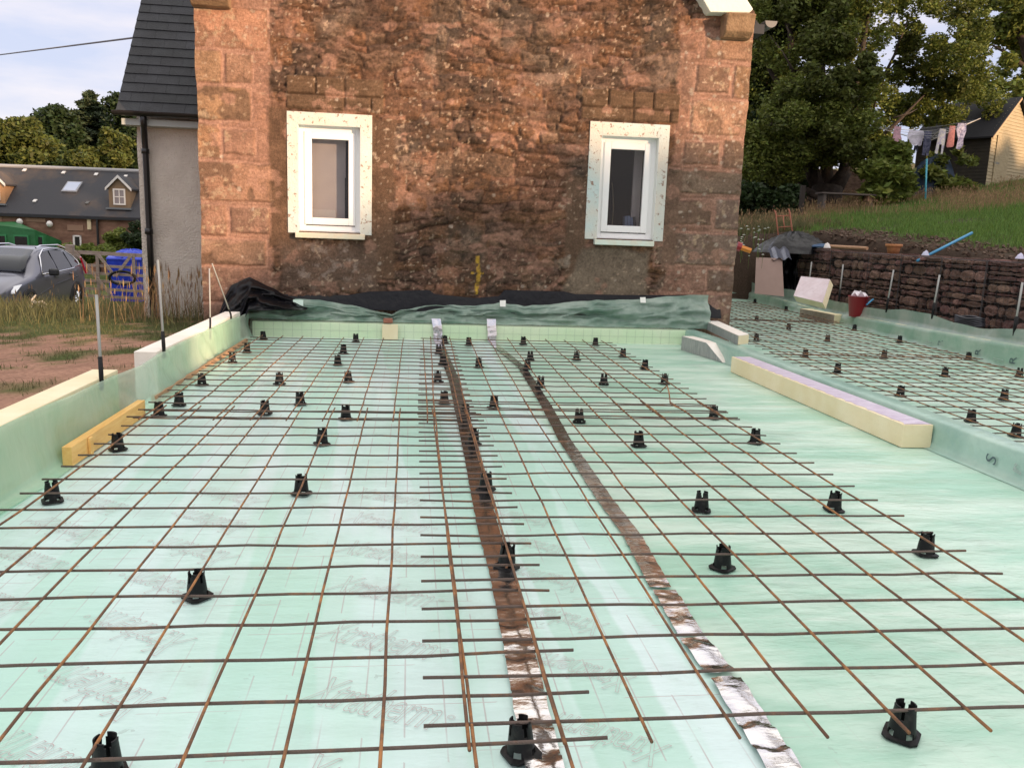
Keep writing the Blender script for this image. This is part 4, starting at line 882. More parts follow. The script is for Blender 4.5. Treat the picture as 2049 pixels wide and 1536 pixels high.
# ---- grass blades
MT['grass'] = mat('grass', (.12, .21, .04), .7, island=.45, transl=.35); MT['drygrass'] = mat('dry_grass', (.30, .20, .10), .8, island=.4, transl=.25); MT['dullgrass'] = mat('dull_grass', (.125, .125, .05), .75, island=.45, transl=.3)
def blades(name, pts, h, wd, m, lean=.35, heads=0, kind='stuff', seed=0):
    r = np.random.default_rng(seed); n = len(pts); pts = np.asarray(pts); H = h * r.uniform(.45, 1.15, n) if np.isscalar(h) else h * r.uniform(.5, 1.1, n)
    a = r.uniform(0, 2 * np.pi, n); dx = np.cos(a) * wd / 2; dy = np.sin(a) * wd / 2; l = r.uniform(0, lean, n) * H; b = r.uniform(0, 2 * np.pi, n)
    base = pts; mid = base + np.column_stack([np.cos(b) * l * .35, np.sin(b) * l * .35, H * .6]); top = base + np.column_stack([np.cos(b) * l, np.sin(b) * l, H])
    d = np.column_stack([dx, dy, 0 * dx]); V = np.stack([base - d, base + d, mid + d * .7, mid - d * .7, top + d * .12, top - d * .12], 1).reshape(-1, 3)
    i = np.arange(n)[:, None] * 6; F = np.concatenate([i + np.array([0, 1, 2, 3]), i + np.array([3, 2, 4, 5])])
    if heads:
        k = r.random(n) < heads; tp = top[k]; m_ = len(tp); dd = d[k] * 2.4; hh = H[k][:, None] * np.array([[0, 0, .10]]); o = len(V)
        V2 = np.stack([tp - dd * .4, tp + dd * .4, tp + dd + hh, tp - dd + hh, tp + dd * .1 + hh * 2.2, tp - dd * .1 + hh * 2.2], 1).reshape(-1, 3); V = np.concatenate([V, V2])
        j = o + np.arange(m_)[:, None] * 6; F = np.concatenate([F, j + np.array([0, 1, 2, 3]), j + np.array([3, 2, 4, 5])])
    return tag(npmesh(name, V, F, m), kind=kind)
def scatter(n, x0, x1, y0, y1, dens=None, seed=0):
    r = np.random.default_rng(seed); x = r.uniform(x0, x1, n); y = r.uniform(y0, y1, n)
    if dens is not None: k = r.random(n) < dens(x, y); x = x[k]; y = y[k]
    return np.column_stack([x, y, terr(x, y) - .01])
dl_ = lambda x, y: ss(.46, .60, fbm(x * .7, y * .7, 4) * .55 + fbm(x * 5, y * 5, 4) * .45 + .26 * ss(6.8, 8.6, y) - .075) * (x < -.66)
blades('grass', scatter(60000, -8, -.64, 3.5, 10.5, dl_, 1), .045, .006, MT['dullgrass'], .9, seed=1)
blades('grass', scatter(26000, -9, -.66, 6.8, 14, lambda x, y: ss(6.8, 8.2, y + .3 * (x + 3)) * ss(.35, .6, fbm(x * 1.2, y * 1.2, 3)), 2), .22, .007, MT['dullgrass'], .8, .0, seed=2)
blades('tall_grass', scatter(1500, -9.5, -1.2, 9.8, 15.5, lambda x, y: ss(.38, .6, fbm(x * .9 + 4, y * .9, 3)), 3), .34, .008, MT['drygrass'], .6, .5, seed=3)
blades('tall_grass', scatter(700, -2.3, -.72, 7.9, 8.9, lambda x, y: ss(.3, .6, fbm(x * 3, y * 3, 2)), 4), .5, .006, MT['drygrass'], .5, .6, seed=4)
blades('tall_grass', scatter(5000, -6.9, -4.6, 9.6, 12.6, lambda x, y: ss(-4.4, -5.4, x) * ss(.35, .55, fbm(x * 1.5, y * 1.5, 2)), 6), .36, .010, MT['grass'], .7, seed=5)
hd = lambda x, y: (1 - .85 * ss(.55, .66, fbm(x * 1.1 + 30, y * 1.1, 4)) * ss(15, 12, x)) * ((x > 9.45) | (y > 15.4)) * ss(9.9, 10.9, x + 3 * ss(14, 17, y) + .9 * (fbm(x * 1.2, y * 1.2, 3) - .5))
blades('lawn_grass', scatter(90000, 9.4, 17, 7.4, 20, hd, 7), .11, .010, MT['grass'], .8, seed=7)
blades('lawn_grass', scatter(26000, 14, 30, 14, 25, hd, 8), .12, .016, MT['grass'], .8, seed=8)
blades('dry_lawn_grass', scatter(30000, 7.2, 20, 14.8, 24, lambda x, y: ss(15, 17.5, y + .0 * x) * ss(.38, .55, fbm(x * .8, y * .8 + 5, 3)), 9), .26, .008, MT['drygrass'], .6, .4, seed=9)
blades('lawn_grass', scatter(16000, 7.2, 10.5, 15.7, 19, lambda x, y: ss(.3, .5, fbm(x * 1.5, y * 1.5, 3)), 10), .2, .010, MT['dullgrass'], .7, seed=10)
blades('tall_grass', scatter(3600, -9.5, -5.4, 13.0, 17.0, lambda x, y: ss(.35, .6, fbm(x * 1.3 + 4, y * 1.3, 3)), 12), .40, .010, MT['drygrass'], .7, .4, seed=12)
# clods of soil along the gabion top
b = MB(); r = random.Random(3)
for _ in range(900):
    x = r.uniform(9.3, 10.4); y = r.uniform(7.4, 15); s = r.uniform(.012, .04) ; z = float(terr(x, y)); b.box((x, y, z + s * .2), (s * 2, s * 1.6, s), Matrix.Rotation(r.uniform(0, 3), 3, Vector((r.random(), r.random(), r.random())).normalized()))
tag(b.build('soil_clods', mat('soil', (.075, .048, .034), .95, 0, (.14, .09, .06), 20, 5, .8, 40)), kind='stuff')
# ================================================================== GABION WALL
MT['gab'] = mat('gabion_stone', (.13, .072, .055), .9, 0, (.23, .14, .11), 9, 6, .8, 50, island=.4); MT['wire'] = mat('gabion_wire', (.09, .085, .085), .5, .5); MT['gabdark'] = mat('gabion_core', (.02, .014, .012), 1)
def gabion(name, label, y0, y1, x0=8.75, z0=.0, z1=1.05):
    t = thing(name, label, 'gabion', (0, 0, 0), 0, 'gabion baskets retaining the garden bank')
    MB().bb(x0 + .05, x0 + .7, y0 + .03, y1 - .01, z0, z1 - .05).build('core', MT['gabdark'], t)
    b = MB(); r = random.Random(int(y0 * 10)); z = z0
    import itertools
    while z < z1 - .03:
        h = r.choice([.035, .05, .07, .09, .12, .16]); h = min(h, z1 - z); y = y0 + .02
        while y < y1 - .05:
            wd = min(r.uniform(.08, .42), y1 - y); hh = h * r.uniform(.8, .97)
            def jitter(v): return v + r.uniform(-.012, .012)
            o = r.uniform(-.01, .045)
            k = 6; ring = []
            for q in range(8):
                a = math.pi / 8 + q * math.pi / 4; cx = math.cos(a); sx_ = math.sin(a); m_ = max(abs(cx), abs(sx_)) ** .95
                ring.append((y + wd / 2 + (wd / 2 - .004) * cx / m_ * r.uniform(.86, 1.02), z + h / 2 + (hh / 2) * sx_ / m_ * r.uniform(.85, 1.02)))
            fr_ = [(x0 + o, yy, zz) for yy, zz in ring]; inn = [(x0 + .09, yy, zz) for yy, zz in ring]; ctr = [(x0 + o - .004 + r.uniform(-.014, .010), y + wd / 2 + (yy - y - wd / 2) * .6, z + h / 2 + (zz - z - h / 2) * .6) for yy, zz in ring]
            b.add(fr_ + inn + ctr, [tuple(range(16, 24))] + [(q, (q + 1) % 8, 16 + (q + 1) % 8, 16 + q) for q in range(8)] + [(q, (q + 1) % 8, 8 + (q + 1) % 8, 8 + q) for q in range(8)])
            y += wd
        z += h
    # stones showing on the top
    y = y0
    while y < y1:
        wd = r.uniform(.15, .35); x = x0 + .02
        while x < x0 + .6:
            dd = r.uniform(.12, .3); b.box((x + dd / 2, min(y + wd / 2, y1 - .06), z1 - .03 + r.uniform(-.02, .02)), (dd * .9, wd * .9, .07), Matrix.Rotation(r.uniform(-.15, .15), 3, 'Z')); x += dd
        y += wd
    b.build('stone_fill', MT['gab'], t)
    b = MB(); n = int((y1 - y0) / .076)
    for k in range(n + 1): y = y0 + (y1 - y0) * k / n; rr = .0045 if k in (0, n) else .0016; b.tube([(x0 - .012, y, z0), (x0 - .012, y, z1 + .01)], rr, 4)
    for k in range(15): z = z0 + (z1 - z0) * k / 14; b.tube([(x0 - .014, y0, z), (x0 - .014, y1, z)], .0016 if k not in (0, 14) else .0045, 4)
    b.build('wire_cage', MT['wire'], t)
gabion('gabion_basket', 'stone filled wire gabion at the right edge of the photo', 6.6, 8.55)
gabion('gabion_basket', 'stone filled gabion between the coiled black pipe and the right edge basket', 8.57, 9.5)
gabion('gabion_basket', 'stone filled wire gabion under the lower end of the blue pipe', 9.52, 10.5, z1=1.06)
gabion('gabion_basket', 'stone filled wire gabion under the terracotta pot', 10.52, 11.45, z1=1.07)
gabion('gabion_basket', 'set back darker gabion behind the red tub', 11.47, 12.9, 8.86, z1=1.07)
gabion('gabion_basket', 'leftmost stone filled gabion behind the leaning foil-faced board', 12.92, 14.25, 8.86, z1=1.09)
gm_ = MB(); gm_.bb(7.6, 9.5, 14.7, 14.9, 0, .5)
# ---- things on and by the gabions
t = thing('terracotta_pot', 'small orange terracotta pot on top of the gabion wall', 'plant pot', PX(1787, 507, 8.92) * np.array([1, 1, 0]) + np.array([0, 0, 1.085]))
MB().lathe([(.0, .0), (.085, .0), (.105, .10), (.11, .135)], 20).build('pot_body', mat('terracotta', (.42, .17, .07), .85, 0, (.5, .23, .1), 12, 4, .2, 40), t, True)
MB().lathe([(.118, .105), (.128, .105), (.13, .15), (.118, .15), (.112, .12)], 20).build('pot_rim', bpy.data.materials['terracotta'], t, True)
MB().lathe([(0, .135), (.115, .13)], 20).build('soil', bpy.data.materials['soil'], t)
pl = tag(MB().tube([PX(1835, 522, 8.70), PX(1945, 466, 9.75)], .021, 12).build('blue_pipe', mat('bluepipe', (.05, .27, .48), .4), None, True), 'straight blue water pipe sloping over the gabion edge onto the grass', 'pipe')
tag(MB().tube([(8.8, 12.9, 1.16), (8.95, 11.9, 1.15)], .03, 8).build('timber_stick', MT['oldpine'], None), 'pale timber stick lying on the gabion top beside the blue hose bundle', 'timber')
b = MB()
for k in range(6): b.tube([(8.83 + .03 * k, 14.1, 1.13 + .015 * (k % 2)), (8.85 + .02 * k, 13.4, 1.15 + .02 * (k % 3)), (8.9, 12.75 + .05 * k, 1.14)], .016, 8)
tag(b.build('blue_hose_bundle', mat('bluehose', (.05, .12, .24), .5), None, True), 'bundle of dark blue hoses on the gabion top next to the black membrane', 'hose')
heap('black_membrane_heap', 'black membrane bundled over the left end of the gabion wall', 8.75, 14.3, 1.0, .75, .75, .36, MT['dpm'], 8, fold=2.2)
P = []
for i in range(30):
    z = 1.2 - 1.2 * i / 29; P.append([(8.45 + .45 * j / 14 + .08 * math.sin(j * 1.3 + i * .1), 14.35 - .1 * math.sin(i * .35) + .06 * math.sin(j * 1.7), z) for j in range(15)])
tag(MB().grid(P).build('hanging_membrane', MT['dpm'], None, True, fix=False), 'black membrane sheet hanging down at the left end of the gabion wall', 'membrane')
P = []
for i in range(16):
    for_ = []
    for j in range(16): for_.append(PD(1536 + 40 * j / 15 + i * .6, 498 + 18 * i / 15 + 3 * math.sin(j * .9) - 3 * math.sin(i * .3 + 1), 16.0 - .05 * i))
    P.append(for_)
tag(MB().grid(P).build('membrane_flap', mat('greyflap', (.05, .055, .085), .3, bump=.4, bscale=9), None, True, fix=False), 'shiny blue-black membrane flap folded over the leaning brown sheet', 'membrane')
bl = PX(1511, 572, 8.0); 
a_ = PD(1511, 576, 15.0); c_ = PD(1570, 582, 15.0); dh = PD(1511, 515, 15.3) - PD(1511, 576, 15.0)
tag(MB().prism([Vector(a_) - Vector((0, 0, .1)), Vector(c_) - Vector((0, 0, .1)), Vector(PD(1565, 517, 15.3)), Vector(PD(1513, 515, 15.3))], (.02, .05, .0)).build('brown_sheet', mat('brownsheet', (.27, .18, .15), .7, 0, (.31, .21, .175), 2, 3)), 'flat brown building sheet leaning upright beyond the film edge', 'sheet material')
t = thing('foil_faced_board', 'foil-faced insulation board leaning against the gabion wall', 'insulation board', (0, 0, 0))
a_ = Vector(PD(1588, 592, 13.2)); b_ = Vector(PD(1646, 606, 12.6)); c_ = Vector(PD(1661, 559, 12.9)); d_ = Vector(PD(1603, 553, 13.5)); nn = (b_ - a_).cross(d_ - a_).normalized(); nn = nn if nn.x > 0 else -nn
MB().prism([a_, b_, c_, d_], nn * .12).build('foam_core', MT['cream'], t)
MB().prism([p - nn * .004 for p in (a_, b_, c_, d_)], nn * .003).build('foil_facing', mat('pinkfoil', (.62, .50, .52), .4, .3, (.72, .62, .66), 3, 4, .3, 14), t)
t = thing('red_tub', 'red plastic tub stuffed with white sacking beside the gabion wall', 'tub', PD(1717, 606, 12.3) * np.array([1, 1, 0]) + np.array([0, 0, .46]))
MB().lathe([(.0, -.3), (.11, -.3), (.145, .0), (.155, .0)], 20).build('tub_body', mat('redplastic', (.34, .02, .03), .4), t, True)
b = MB()
for k in range(9):
    a = k * .9; b.add([(.06 * math.cos(a), .06 * math.sin(a), -.03), (.13 * math.cos(a - .4), .12 * math.sin(a - .4), -.0), (.10 * math.cos(a), .10 * math.sin(a), .02 + .03 * (k % 3)), (.12 * math.cos(a + .5), .11 * math.sin(a + .5), .0), (0, 0, .07)], [(0, 1, 2), (0, 2, 3), (1, 2, 4), (2, 3, 4)])
b.build('white_sacking', mat('sack', (.75, .70, .74), .6), t, fix=False)
b = MB()
for k in range(5):
    c = Vector(PX(1940, 648 - 3.2 * k, 8.35)); P = [c + Vector((.10 * math.sin(a), .24 * math.cos(a), .008 * math.sin(3 * a + k))) for a in [2 * math.pi * q / 30 for q in range(31)]]; b.tube(P, .017, 6, False)
tag(b.build('coiled_black_pipe', mat('blackpipe', (.03, .032, .04), .35), None, True), 'coil of black corrugated pipe at the foot of the gabion wall', 'pipe')
tag(MB().tube([PD(1733, 610, 12.2), PD(1747, 599, 12.4)], .014, 8).build('blue_pipe_offcut', bpy.data.materials['bluepipe'], None, True), 'short blue pipe offcut standing behind the film next to the red tub', 'pipe')
t = thing('toy_digger_arm', 'red and orange plastic tool lying on the bank by the house corner', 'tool', (0, 0, 0))
p = Vector(PD(1474, 492, 13)); q = Vector(PD(1502, 502, 13))
MB().tube([p, p.lerp(q, .3)], .07, 8).build('red_body', bpy.data.materials['redplastic'], t); MB().tube([p.lerp(q, .3), q], .045, 6).build('orange_arm', mat('orangeplastic', (.75, .26, .03), .5), t)
for (u, v, s, lab, c) in ((1852, 506, .05, 'small white and blue wrapper on the gabion soil beside the blue pipe', (.55, .55, .7)), (2041, 512, .05, 'crumpled white and violet bag on the soil at the right edge', (.6, .58, .75)), (1655, 491, .06, 'white scrap at the end of the timber stick on the bank', (.75, .7, .68))):
    p = PD(u, v, 10.4 if u > 2000 else (11.6 if u > 1800 else 14)); o = heap('litter_scrap', lab, p[0], p[1], p[2] - s * .7, s, s, s * 1.3, mat('litter', c, .6), u % 7, 'litter', 16)
t = thing('sack_truck', 'rusty orange hand truck frame standing in the dry grass', 'hand truck', (0, 0, 0))
b = MB(); d_ = 17.6
for u0, v0, u1, v1 in ((1552, 425, 1559, 476), (1580, 423, 1588, 474)): b.tube([PD(u0 - 3, v0 - 5, d_), PD(u0, v0, d_), PD(u1, v1 + 12, d_ - .1)], .016, 6)
b.build('frame', mat('redrust', (.42, .15, .09), .7), t, True)
b = MB(); b.tube([PD(1553, 433, d_), PD(1581, 431, d_)], .013, 6); b.tube([PD(1567, 432, d_), PD(1570, 460, d_)], .011, 6); b.tube([PD(1556, 455, d_), PD(1585, 453, d_)], .011, 6); b.build('cross_rail', bpy.data.materials['redrust'], t, True)
# flowers on the bank
b = MB(); r = random.Random(9); bs = MB()
for _ in range(26):
    p = Vector(PD(r.uniform(1482, 1545), r.uniform(452, 512), r.uniform(14.8, 16))); s = r.uniform(.018, .035)
    b.lathe([(0, .006), (s, .0), (s * .8, -.004)], 8, tuple(p)); bs.tube([p, p - Vector((0, 0, .25))], .003, 4)
o = b.build('white_flowers', mat('petal', (.78, .78, .7), .7), None, fix=False); tag(o, kind='stuff')
tag(bs.build('flower_stems', MT['grass'], None), kind='stuff')
# ================================================================== SHED
def local_thing(name, label, cat, loc, rz, group=None): return thing(name, label, cat, loc, rz, group)
sa = math.atan2(.50, .86)
sh = local_thing('garden_shed', 'cream weatherboarded garden shed with dark felt roof up the slope', 'shed', (19.70, 24.10, 3.05), sa)
MT['shedw'] = mat('shed_boards', (.34, .275, .165), .75, 0, (.43, .35, .22), 3, 5, .2, 30, stretch=(1, 1, 8)); MT['felt'] = mat('roof_felt', (.018, .018, .022), .9, bump=.3, bscale=30)
b = MB()
for k in range(17):
    z = .02 + k * .105; b.prism([(0, -.004, z), (0, -.016, z), (0, -.002, z + .104), (0, .02, z + .104), (0, .02, z)], (3.0, 0, 0)) if z < 1.72 else None
for k in range(13):
    z = 1.80 + k * .105; xm = (z - 1.78) / .84
    if xm < 1.45: b.prism([(xm, -.004, z), (xm, -.016, z), (xm, -.002, z + .104), (xm, .02, z + .104), (xm, .02, z)], (3 - 2 * xm, 0, 0))
b.build('front_boards', MT['shedw'], sh)
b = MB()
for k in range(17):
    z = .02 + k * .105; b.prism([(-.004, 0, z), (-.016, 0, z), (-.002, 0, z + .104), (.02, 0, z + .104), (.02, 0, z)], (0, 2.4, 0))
b.build('side_boards', mat('shaded_old_boards', (.035, .030, .022), .8, 0, (.055, .045, .03), 3, 5), sh)  # older dark wood, with the side's shade added to its colour
b = MB(); b.prism([(-.18, -.12, 1.68), (1.5, -.12, 3.09), (1.5, -.12, 3.13), (-.18, -.12, 1.73)], (0, 2.7, 0)); b.prism([(3.18, -.12, 1.68), (1.5, -.12, 3.09), (1.5, -.12, 3.13), (3.18, -.12, 1.73)], (0, 2.7, 0)); b.build('roof', MT['felt'], sh)
b = MB(); b.prism([(-.18, -.14, 1.62), (1.5, -.14, 3.03), (1.5, -.14, 3.10), (-.18, -.14, 1.70)], (0, .02, 0)); b.build('barge_board', mat('barge', (.50, .34, .20), .7), sh)
b = MB(); [b.bb(.36 + .105 * k, .36 + .105 * k + .093, -.045, -.02, .05, 1.82) for k in range(9)]
dr = b.build('door', MT['shedw'], sh); MB().bb(.34, .70, -.045, -.036, .92, .98).build('hinge', MT['steelpin'], dr)
b = MB(); b.bb(0, 3, 2.38, 2.42, 0, 1.75); b.bb(2.98, 3.0, 0, 2.4, 0, 1.75); b.build('back_wall', MT['shedw'], sh)
# dark blue cover against its side
heap('blue_cover', 'dark blue tarpaulin cover slumped against the shaded side of the shed', *PD(1862, 388, 25.2)[:2], 2.7, .95, .5, 1.15, mat('bluetarp', (.006, .022, .05), .6), 4, 'tarpaulin')
# ================================================================== ROTARY DRIER AND WASHING
dt = thing('rotary_drier', 'rotary washing line with blue pole, its sunlit top coloured yellow, on the grassy slope', 'washing line', (0, 0, 0))
db = Vector(PD(1852, 400, 22.6)); dtop = Vector(PD(1856, 268, 22.6))
b = MB(); b.tube([db - Vector((0, 0, .1)), db.lerp(dtop, .62)], .024, 8); b.build('pole', mat('bluepole', (.08, .42, .55), .4), dt, True)
b = MB(); b.tube([db.lerp(dtop, .60), dtop], .020, 8); b.build('upper_pole', mat('sunlitpole', (.6, .5, .12), .4), dt, True)  # yellow is sunlight on the upper pole, put into its colour
tips = [Vector(PD(1750, 254, 22.6)), Vector(PD(1828, 258, 24.0)), Vector(PD(1962, 237, 22.4)), Vector(PD(1880, 262, 21.2))]; hub = Vector(PD(1856, 284, 22.6))
for tp in tips: MB().tube([hub, tp], .012, 6).build('arm', mat('armgrey', (.5, .46, .42), .4, .4), dt, True)
b = MB()
for f in (.35, .55, .75, .95):
    for i in range(4): p = hub.lerp(tips[i], f); q = hub.lerp(tips[(i + 1) % 4], f); b.tube([p, (p + q) / 2 - Vector((0, 0, .02)), q], .004, 4)
b.build('line', mat('linecord', (.4, .4, .4), .6), dt)
def garment(name, label, outline, u, v, hpx, m, d=22.3, wob=.02):
    """outline in unit coordinates (0..1 wide, 0 top..1 bottom)"""
    s = hpx * d / FPX; o = Vector(PD(u, v, d)); ex = Vector((.99, -.12, 0)); ez = Vector((0, 0, -1)); ey = Vector((.12, .99, 0))
    pts = [o + ex * (x * s) + ez * (y * s) + ey * (wob * math.sin(x * 9 + y * 5)) for x, y in outline]
    return tag(MB().prism(pts, ey * .015).build(name, m), label, 'clothing', 'washing hanging on the rotary drier')
cl = lambda n, c, c2=None: mat(n, c, .8, 0, c2 or tuple(q * .8 for q in c), 14, 3, ramp=(.45, .55))
garment('romper', 'pink romper hanging leftmost on the washing line', [(-.16, 0), (.16, 0), (.14, .3), (.2, .5), (.18, .75), (.10, 1), (.02, .98), (.0, .62), (-.05, .7), (-.16, .98), (-.24, .95), (-.18, .6), (-.15, .4)], 1797, 253, 48, cl('pinkcloth', (.62, .36, .42)))
garment('white_top', 'wide white baby top with scalloped hem on the washing line', [(-.45, 0), (.45, 0), (.55, .2), (.5, .5), (.45, .95), (.3, 1), (.15, .92), (0, 1), (-.15, .93), (-.3, 1), (-.48, .95), (-.55, .5), (-.52, .2)], 1834, 261, 30, cl('whitecloth', (.66, .62, .70), (.58, .54, .62)))
garment('small_shorts', 'tiny dark garment hanging below the white top', [(-.3, 0), (.3, 0), (.32, .9), (.08, .9), (0, .4), (-.08, .9), (-.32, .9)], 1834, 291, 14, cl('darkcloth', (.05, .06, .10)), 22.6)
garment('navy_trousers', 'navy patterned trousers hanging in front of the pole', [(-.15, 0), (.17, 0), (.17, .5), (.14, 1), (.02, 1), (.01, .6), (-.02, 1), (-.14, .98)], 1857, 262, 48, cl('navycloth', (.04, .045, .085), (.10, .10, .16)), 22.2)
garment('pale_leggings', 'cream and lilac leggings with split legs on the washing line', [(-.12, 0), (.16, 0), (.16, .5), (.12, 1), (.04, .98), (.05, .62), (-.04, .62), (-.10, 1), (-.2, .97), (-.14, .5)], 1886, 258, 49, cl('creamcloth', (.64, .60, .55), (.5, .46, .56)))
garment('coral_towel', 'coral red cloth hanging between the leggings and the striped top', [(-.14, 0), (.16, 0), (.17, .9), (.12, .97), (-.14, 1), (-.18, .95)], 1906, 252, 42, cl('coralcloth', (.52, .20, .18)))
garment('striped_top', 'lilac striped top hanging rightmost on the washing line', [(-.16, .02), (.18, 0), (.2, .3), (.12, .6), (.14, .85), (.02, 1), (-.12, .96), (-.06, .6), (-.18, .3)], 1925, 246, 52, cl('lilaccloth', (.50, .46, .58), (.22, .2, .30)))
# ================================================================== GARDEN WALL, POST, BENCH
t = MB(); 
MT['gwall'] = mat('garden_wall_stone', (.14, .085, .06), .95, 0, (.26, .17, .12), 5, 6, 1, 16, stretch=(1, 1, 2.2))
P = []
for i in range(20):
    z = 2.0 + 1.65 * i / 19; P.append([(11.5 + 7.0 * j / 80, 26.0 - .05 * float(fbm(np.array([j * .3]), np.array([i * .6]), 3)[0]), z + .06 * (i == 19) * math.sin(j)) for j in range(81)])
gw = MB().grid(P); gw.add([(11.5, 26.0, 3.65), (18.5, 26.0, 3.65), (18.5, 26.4, 3.65), (11.5, 26.4, 3.65)], [(0, 1, 2, 3)])
tag(gw.build('garden_wall', MT['gwall'], None, fix=False), 'old rubble garden wall in shadow behind the big tree', 'wall')
p = PD(1602, 428, 21); tag(MB().box((p[0], p[1], p[2] + .25), (.1, .1, .9)).build('fence_post', mat('postdark', (.03, .022, .018), .9)), 'short dark wooden post left of the big tree trunk', 'post')
t = thing('garden_bench', 'low dark wooden bench under the tree beside the lit shrub', 'bench', PD(1690, 412, 22) - np.array([0, 0, .1]))
MB().bb(-.75, .75, -.2, .2, .38, .42).build('seat', mat('benchw', (.10, .08, .07), .8), t)
for sx in (-.65, .65): MB().bb(sx - .04, sx + .04, -.16, .16, -.1, .38).build('leg', bpy.data.materials['benchw'], t)
p = Vector(PD(1742, 402, 22)); tag(MB().box(p + Vector((0, 0, .05)), (.30, .25, .14)).build('wooden_crate', mat('cratew', (.28, .16, .10), .8), None, bevel=.01), 'small wooden crate standing on the bench end', 'crate')
# ================================================================== FAR COTTAGE
ca = math.atan2(-.40, 7.05)
ORG = Vector((-12.18, 43.1, -1.5)); KX = .0251
cot = thing('stone_cottage', 'long low stone cottage with slate roof and dormers beyond the car', 'house', ORG, ca)
def cx(u): return (u - 283) * KX
MT['cotstone'] = mat('cottage_stone', (.15, .075, .05), .95, 0, (.27, .15, .10), 1.6, 7, .6, 12, stretch=(1, 1, 2.4)); MT['cotslate'] = mat('cottage_slate', (.040, .040, .046), .8, 0, (.13, .085, .055), .55, 6, .4, 30, ramp=(.48, .80))
EV = 2.88; RG = 5.2; RY = 2.5
b = MB(); b.bb(-16, 12, 0, 5.0, -.6, EV); b.build('wall', MT['cotstone'], cot)
b = MB(); P = []
b.prism([(-16.2, -.12, EV - .06), (-16.2, RY, RG), (-16.2, 5.12, EV - .06), (-16.2, 5.12, EV - .18), (-16.2, RY, RG - .15), (-16.2, -.12, EV - .18)], (28.4, 0, 0)); rf = b.build('slate_roof', MT['cotslate'], cot)
MB().tube([(-16.2, RY, RG + .03), (12, RY, RG + .03)], .10, 8).build('ridge_tiles', mat('ridge', (.34, .33, .33), .6), cot)
MB().bb(-16.2, 12, -.20, -.10, EV - .22, EV - .10).build('gutter', MT['blackpaint'], cot)
def roofpt(x, s): return Vector((x, -.12 + (RY + .12) * s, EV - .06 + (RG - EV + .06) * s))
MT['whitep'] = mat('white_paint', (.74, .70, .66), .6)
for xc, m_, lab in ((cx(237), mat('dormer_shaded', (.22, .15, .09), .8), 'dormer'), (cx(-6), mat('dormer_sunlit', (.44, .24, .12), .8), 'dormer')):  # right dormer's shade and left one's orange sunlight put into their colours
    yf = .38; z0 = 3.22; z1 = 4.25; za = 4.78; hw_ = .52
    b = MB(); b.prism([(xc - hw_, yf, z0), (xc + hw_, yf, z0), (xc + hw_, yf, z1), (xc, yf, za), (xc - hw_, yf, z1)], (0, 1.9, 0)); dm_ = b.build('dormer', m_, cot)
    b = MB()
    for s in (-1, 1): b.prism([(xc, yf - .12, za + .02), (xc + s * (hw_ + .1), yf - .12, z1 - .08), (xc + s * (hw_ + .1), yf - .12, z1 + .0), (xc, yf - .12, za + .10)], (0, 2.2, 0))
    b.build('dormer_roof', MT['cotslate'], dm_)
    b = MB()
    for s in (-1, 1): b.prism([(xc, yf - .15, za - .03), (xc + s * (hw_ + .12), yf - .15, z1 - .14), (xc + s * (hw_ + .12), yf - .15, z1 + .0), (xc, yf - .15, za + .11)], (0, .03, 0))
    b.build('barge_board', MT['whitep'], dm_)
    b = MB(); a, c, d, e = xc - .30, xc + .30, 3.42, 4.22
    yy = yf - .05
    for q in ((a, a + .07, d, e), (c - .07, c, d, e), (a, c, e - .07, e), (a, c, d, d + .07), (a, c, 3.80, 3.84), (xc - .015, xc + .015, d, e)): b.bb(q[0], q[1], yy + random.uniform(-.001, .001), yy + .05, q[2], q[3])
    wf = b.build('window_frame', MT['whitep'], dm_); MB().bb(a + .02, c - .02, yy + .03, yy + .045, d, e).build('pane', mat('dpane', (.25, .22, .22), .1), wf)
    MB().bb(xc - .62, xc + .62, yf - .22, yf - .02, z0 - .03, z0 + .06).build('lead_apron', mat('lead', (.16, .17, .18), .6), dm_)
def roofquad(u, s0, s1, wd, skew, m, nm, th=.05):
    x = cx(u); a = roofpt(x - wd / 2, s0); b_ = roofpt(x + wd / 2, s0); c = roofpt(x + wd / 2 + skew, s1); d = roofpt(x - wd / 2 + skew, s1); n = Vector((0, -.65, .76))
    return MB().prism([a + n * .01, b_ + n * .01, c + n * .01, d + n * .01], n * th).build(nm, m, cot)
k_ = roofquad(126, .48, .70, .75, .1, mat('lead2', (.3, .3, .32), .5), 'skylight', .07); roofquad(126, .50, .68, .62, .1, mat('skypane', (.45, .50, .62), .08), 'skylight_pane', .085)
for u, s in ((18, .90), (97, .88), (163, .87), (223, .85), (68, .24), (170, .24)): roofquad(u, s, s + .05, .16, .04, MT['whitep'] if u != 170 else mat('lead3', (.1, .1, .1), .6), 'roof_vent', .05)
MB().tube([(cx(199), -.12, EV - .1), (cx(199), -.12, 0)], .06, 8).build('downpipe', MT['blackpaint'], cot)
MB().bb(cx(179), cx(186), -.10, -.01, 2.15, 2.72).build('alarm_box', mat('albox', (.66, .54, .34), .6), cot)
for u, v in ((52, 447), (109, 450)):
    lm = MB(); lm.lathe([(.0, -.16), (.10, -.12), (.16, 0), (.10, .12), (0, .16)], 12, (cx(u), -.22, 2.42 - (v - 447) * .02)); lm.build('globe_lamp', MT['whitep'], cot, True)
for u0, u1, v0, v1 in ((60, 98, 441, 448), (139, 170, 451, 462), (-10, 14, 440, 450)): MB().bb(cx(u0), cx(u1), -.035, .0, 2.62 - (v1 - 441) * .026, 2.62 - (v0 - 441) * .026).build('lintel', mat('lint', (.30, .18, .12), .9), cot)
b = MB(); a, c, d, e = cx(149), cx(165), .9, 1.85
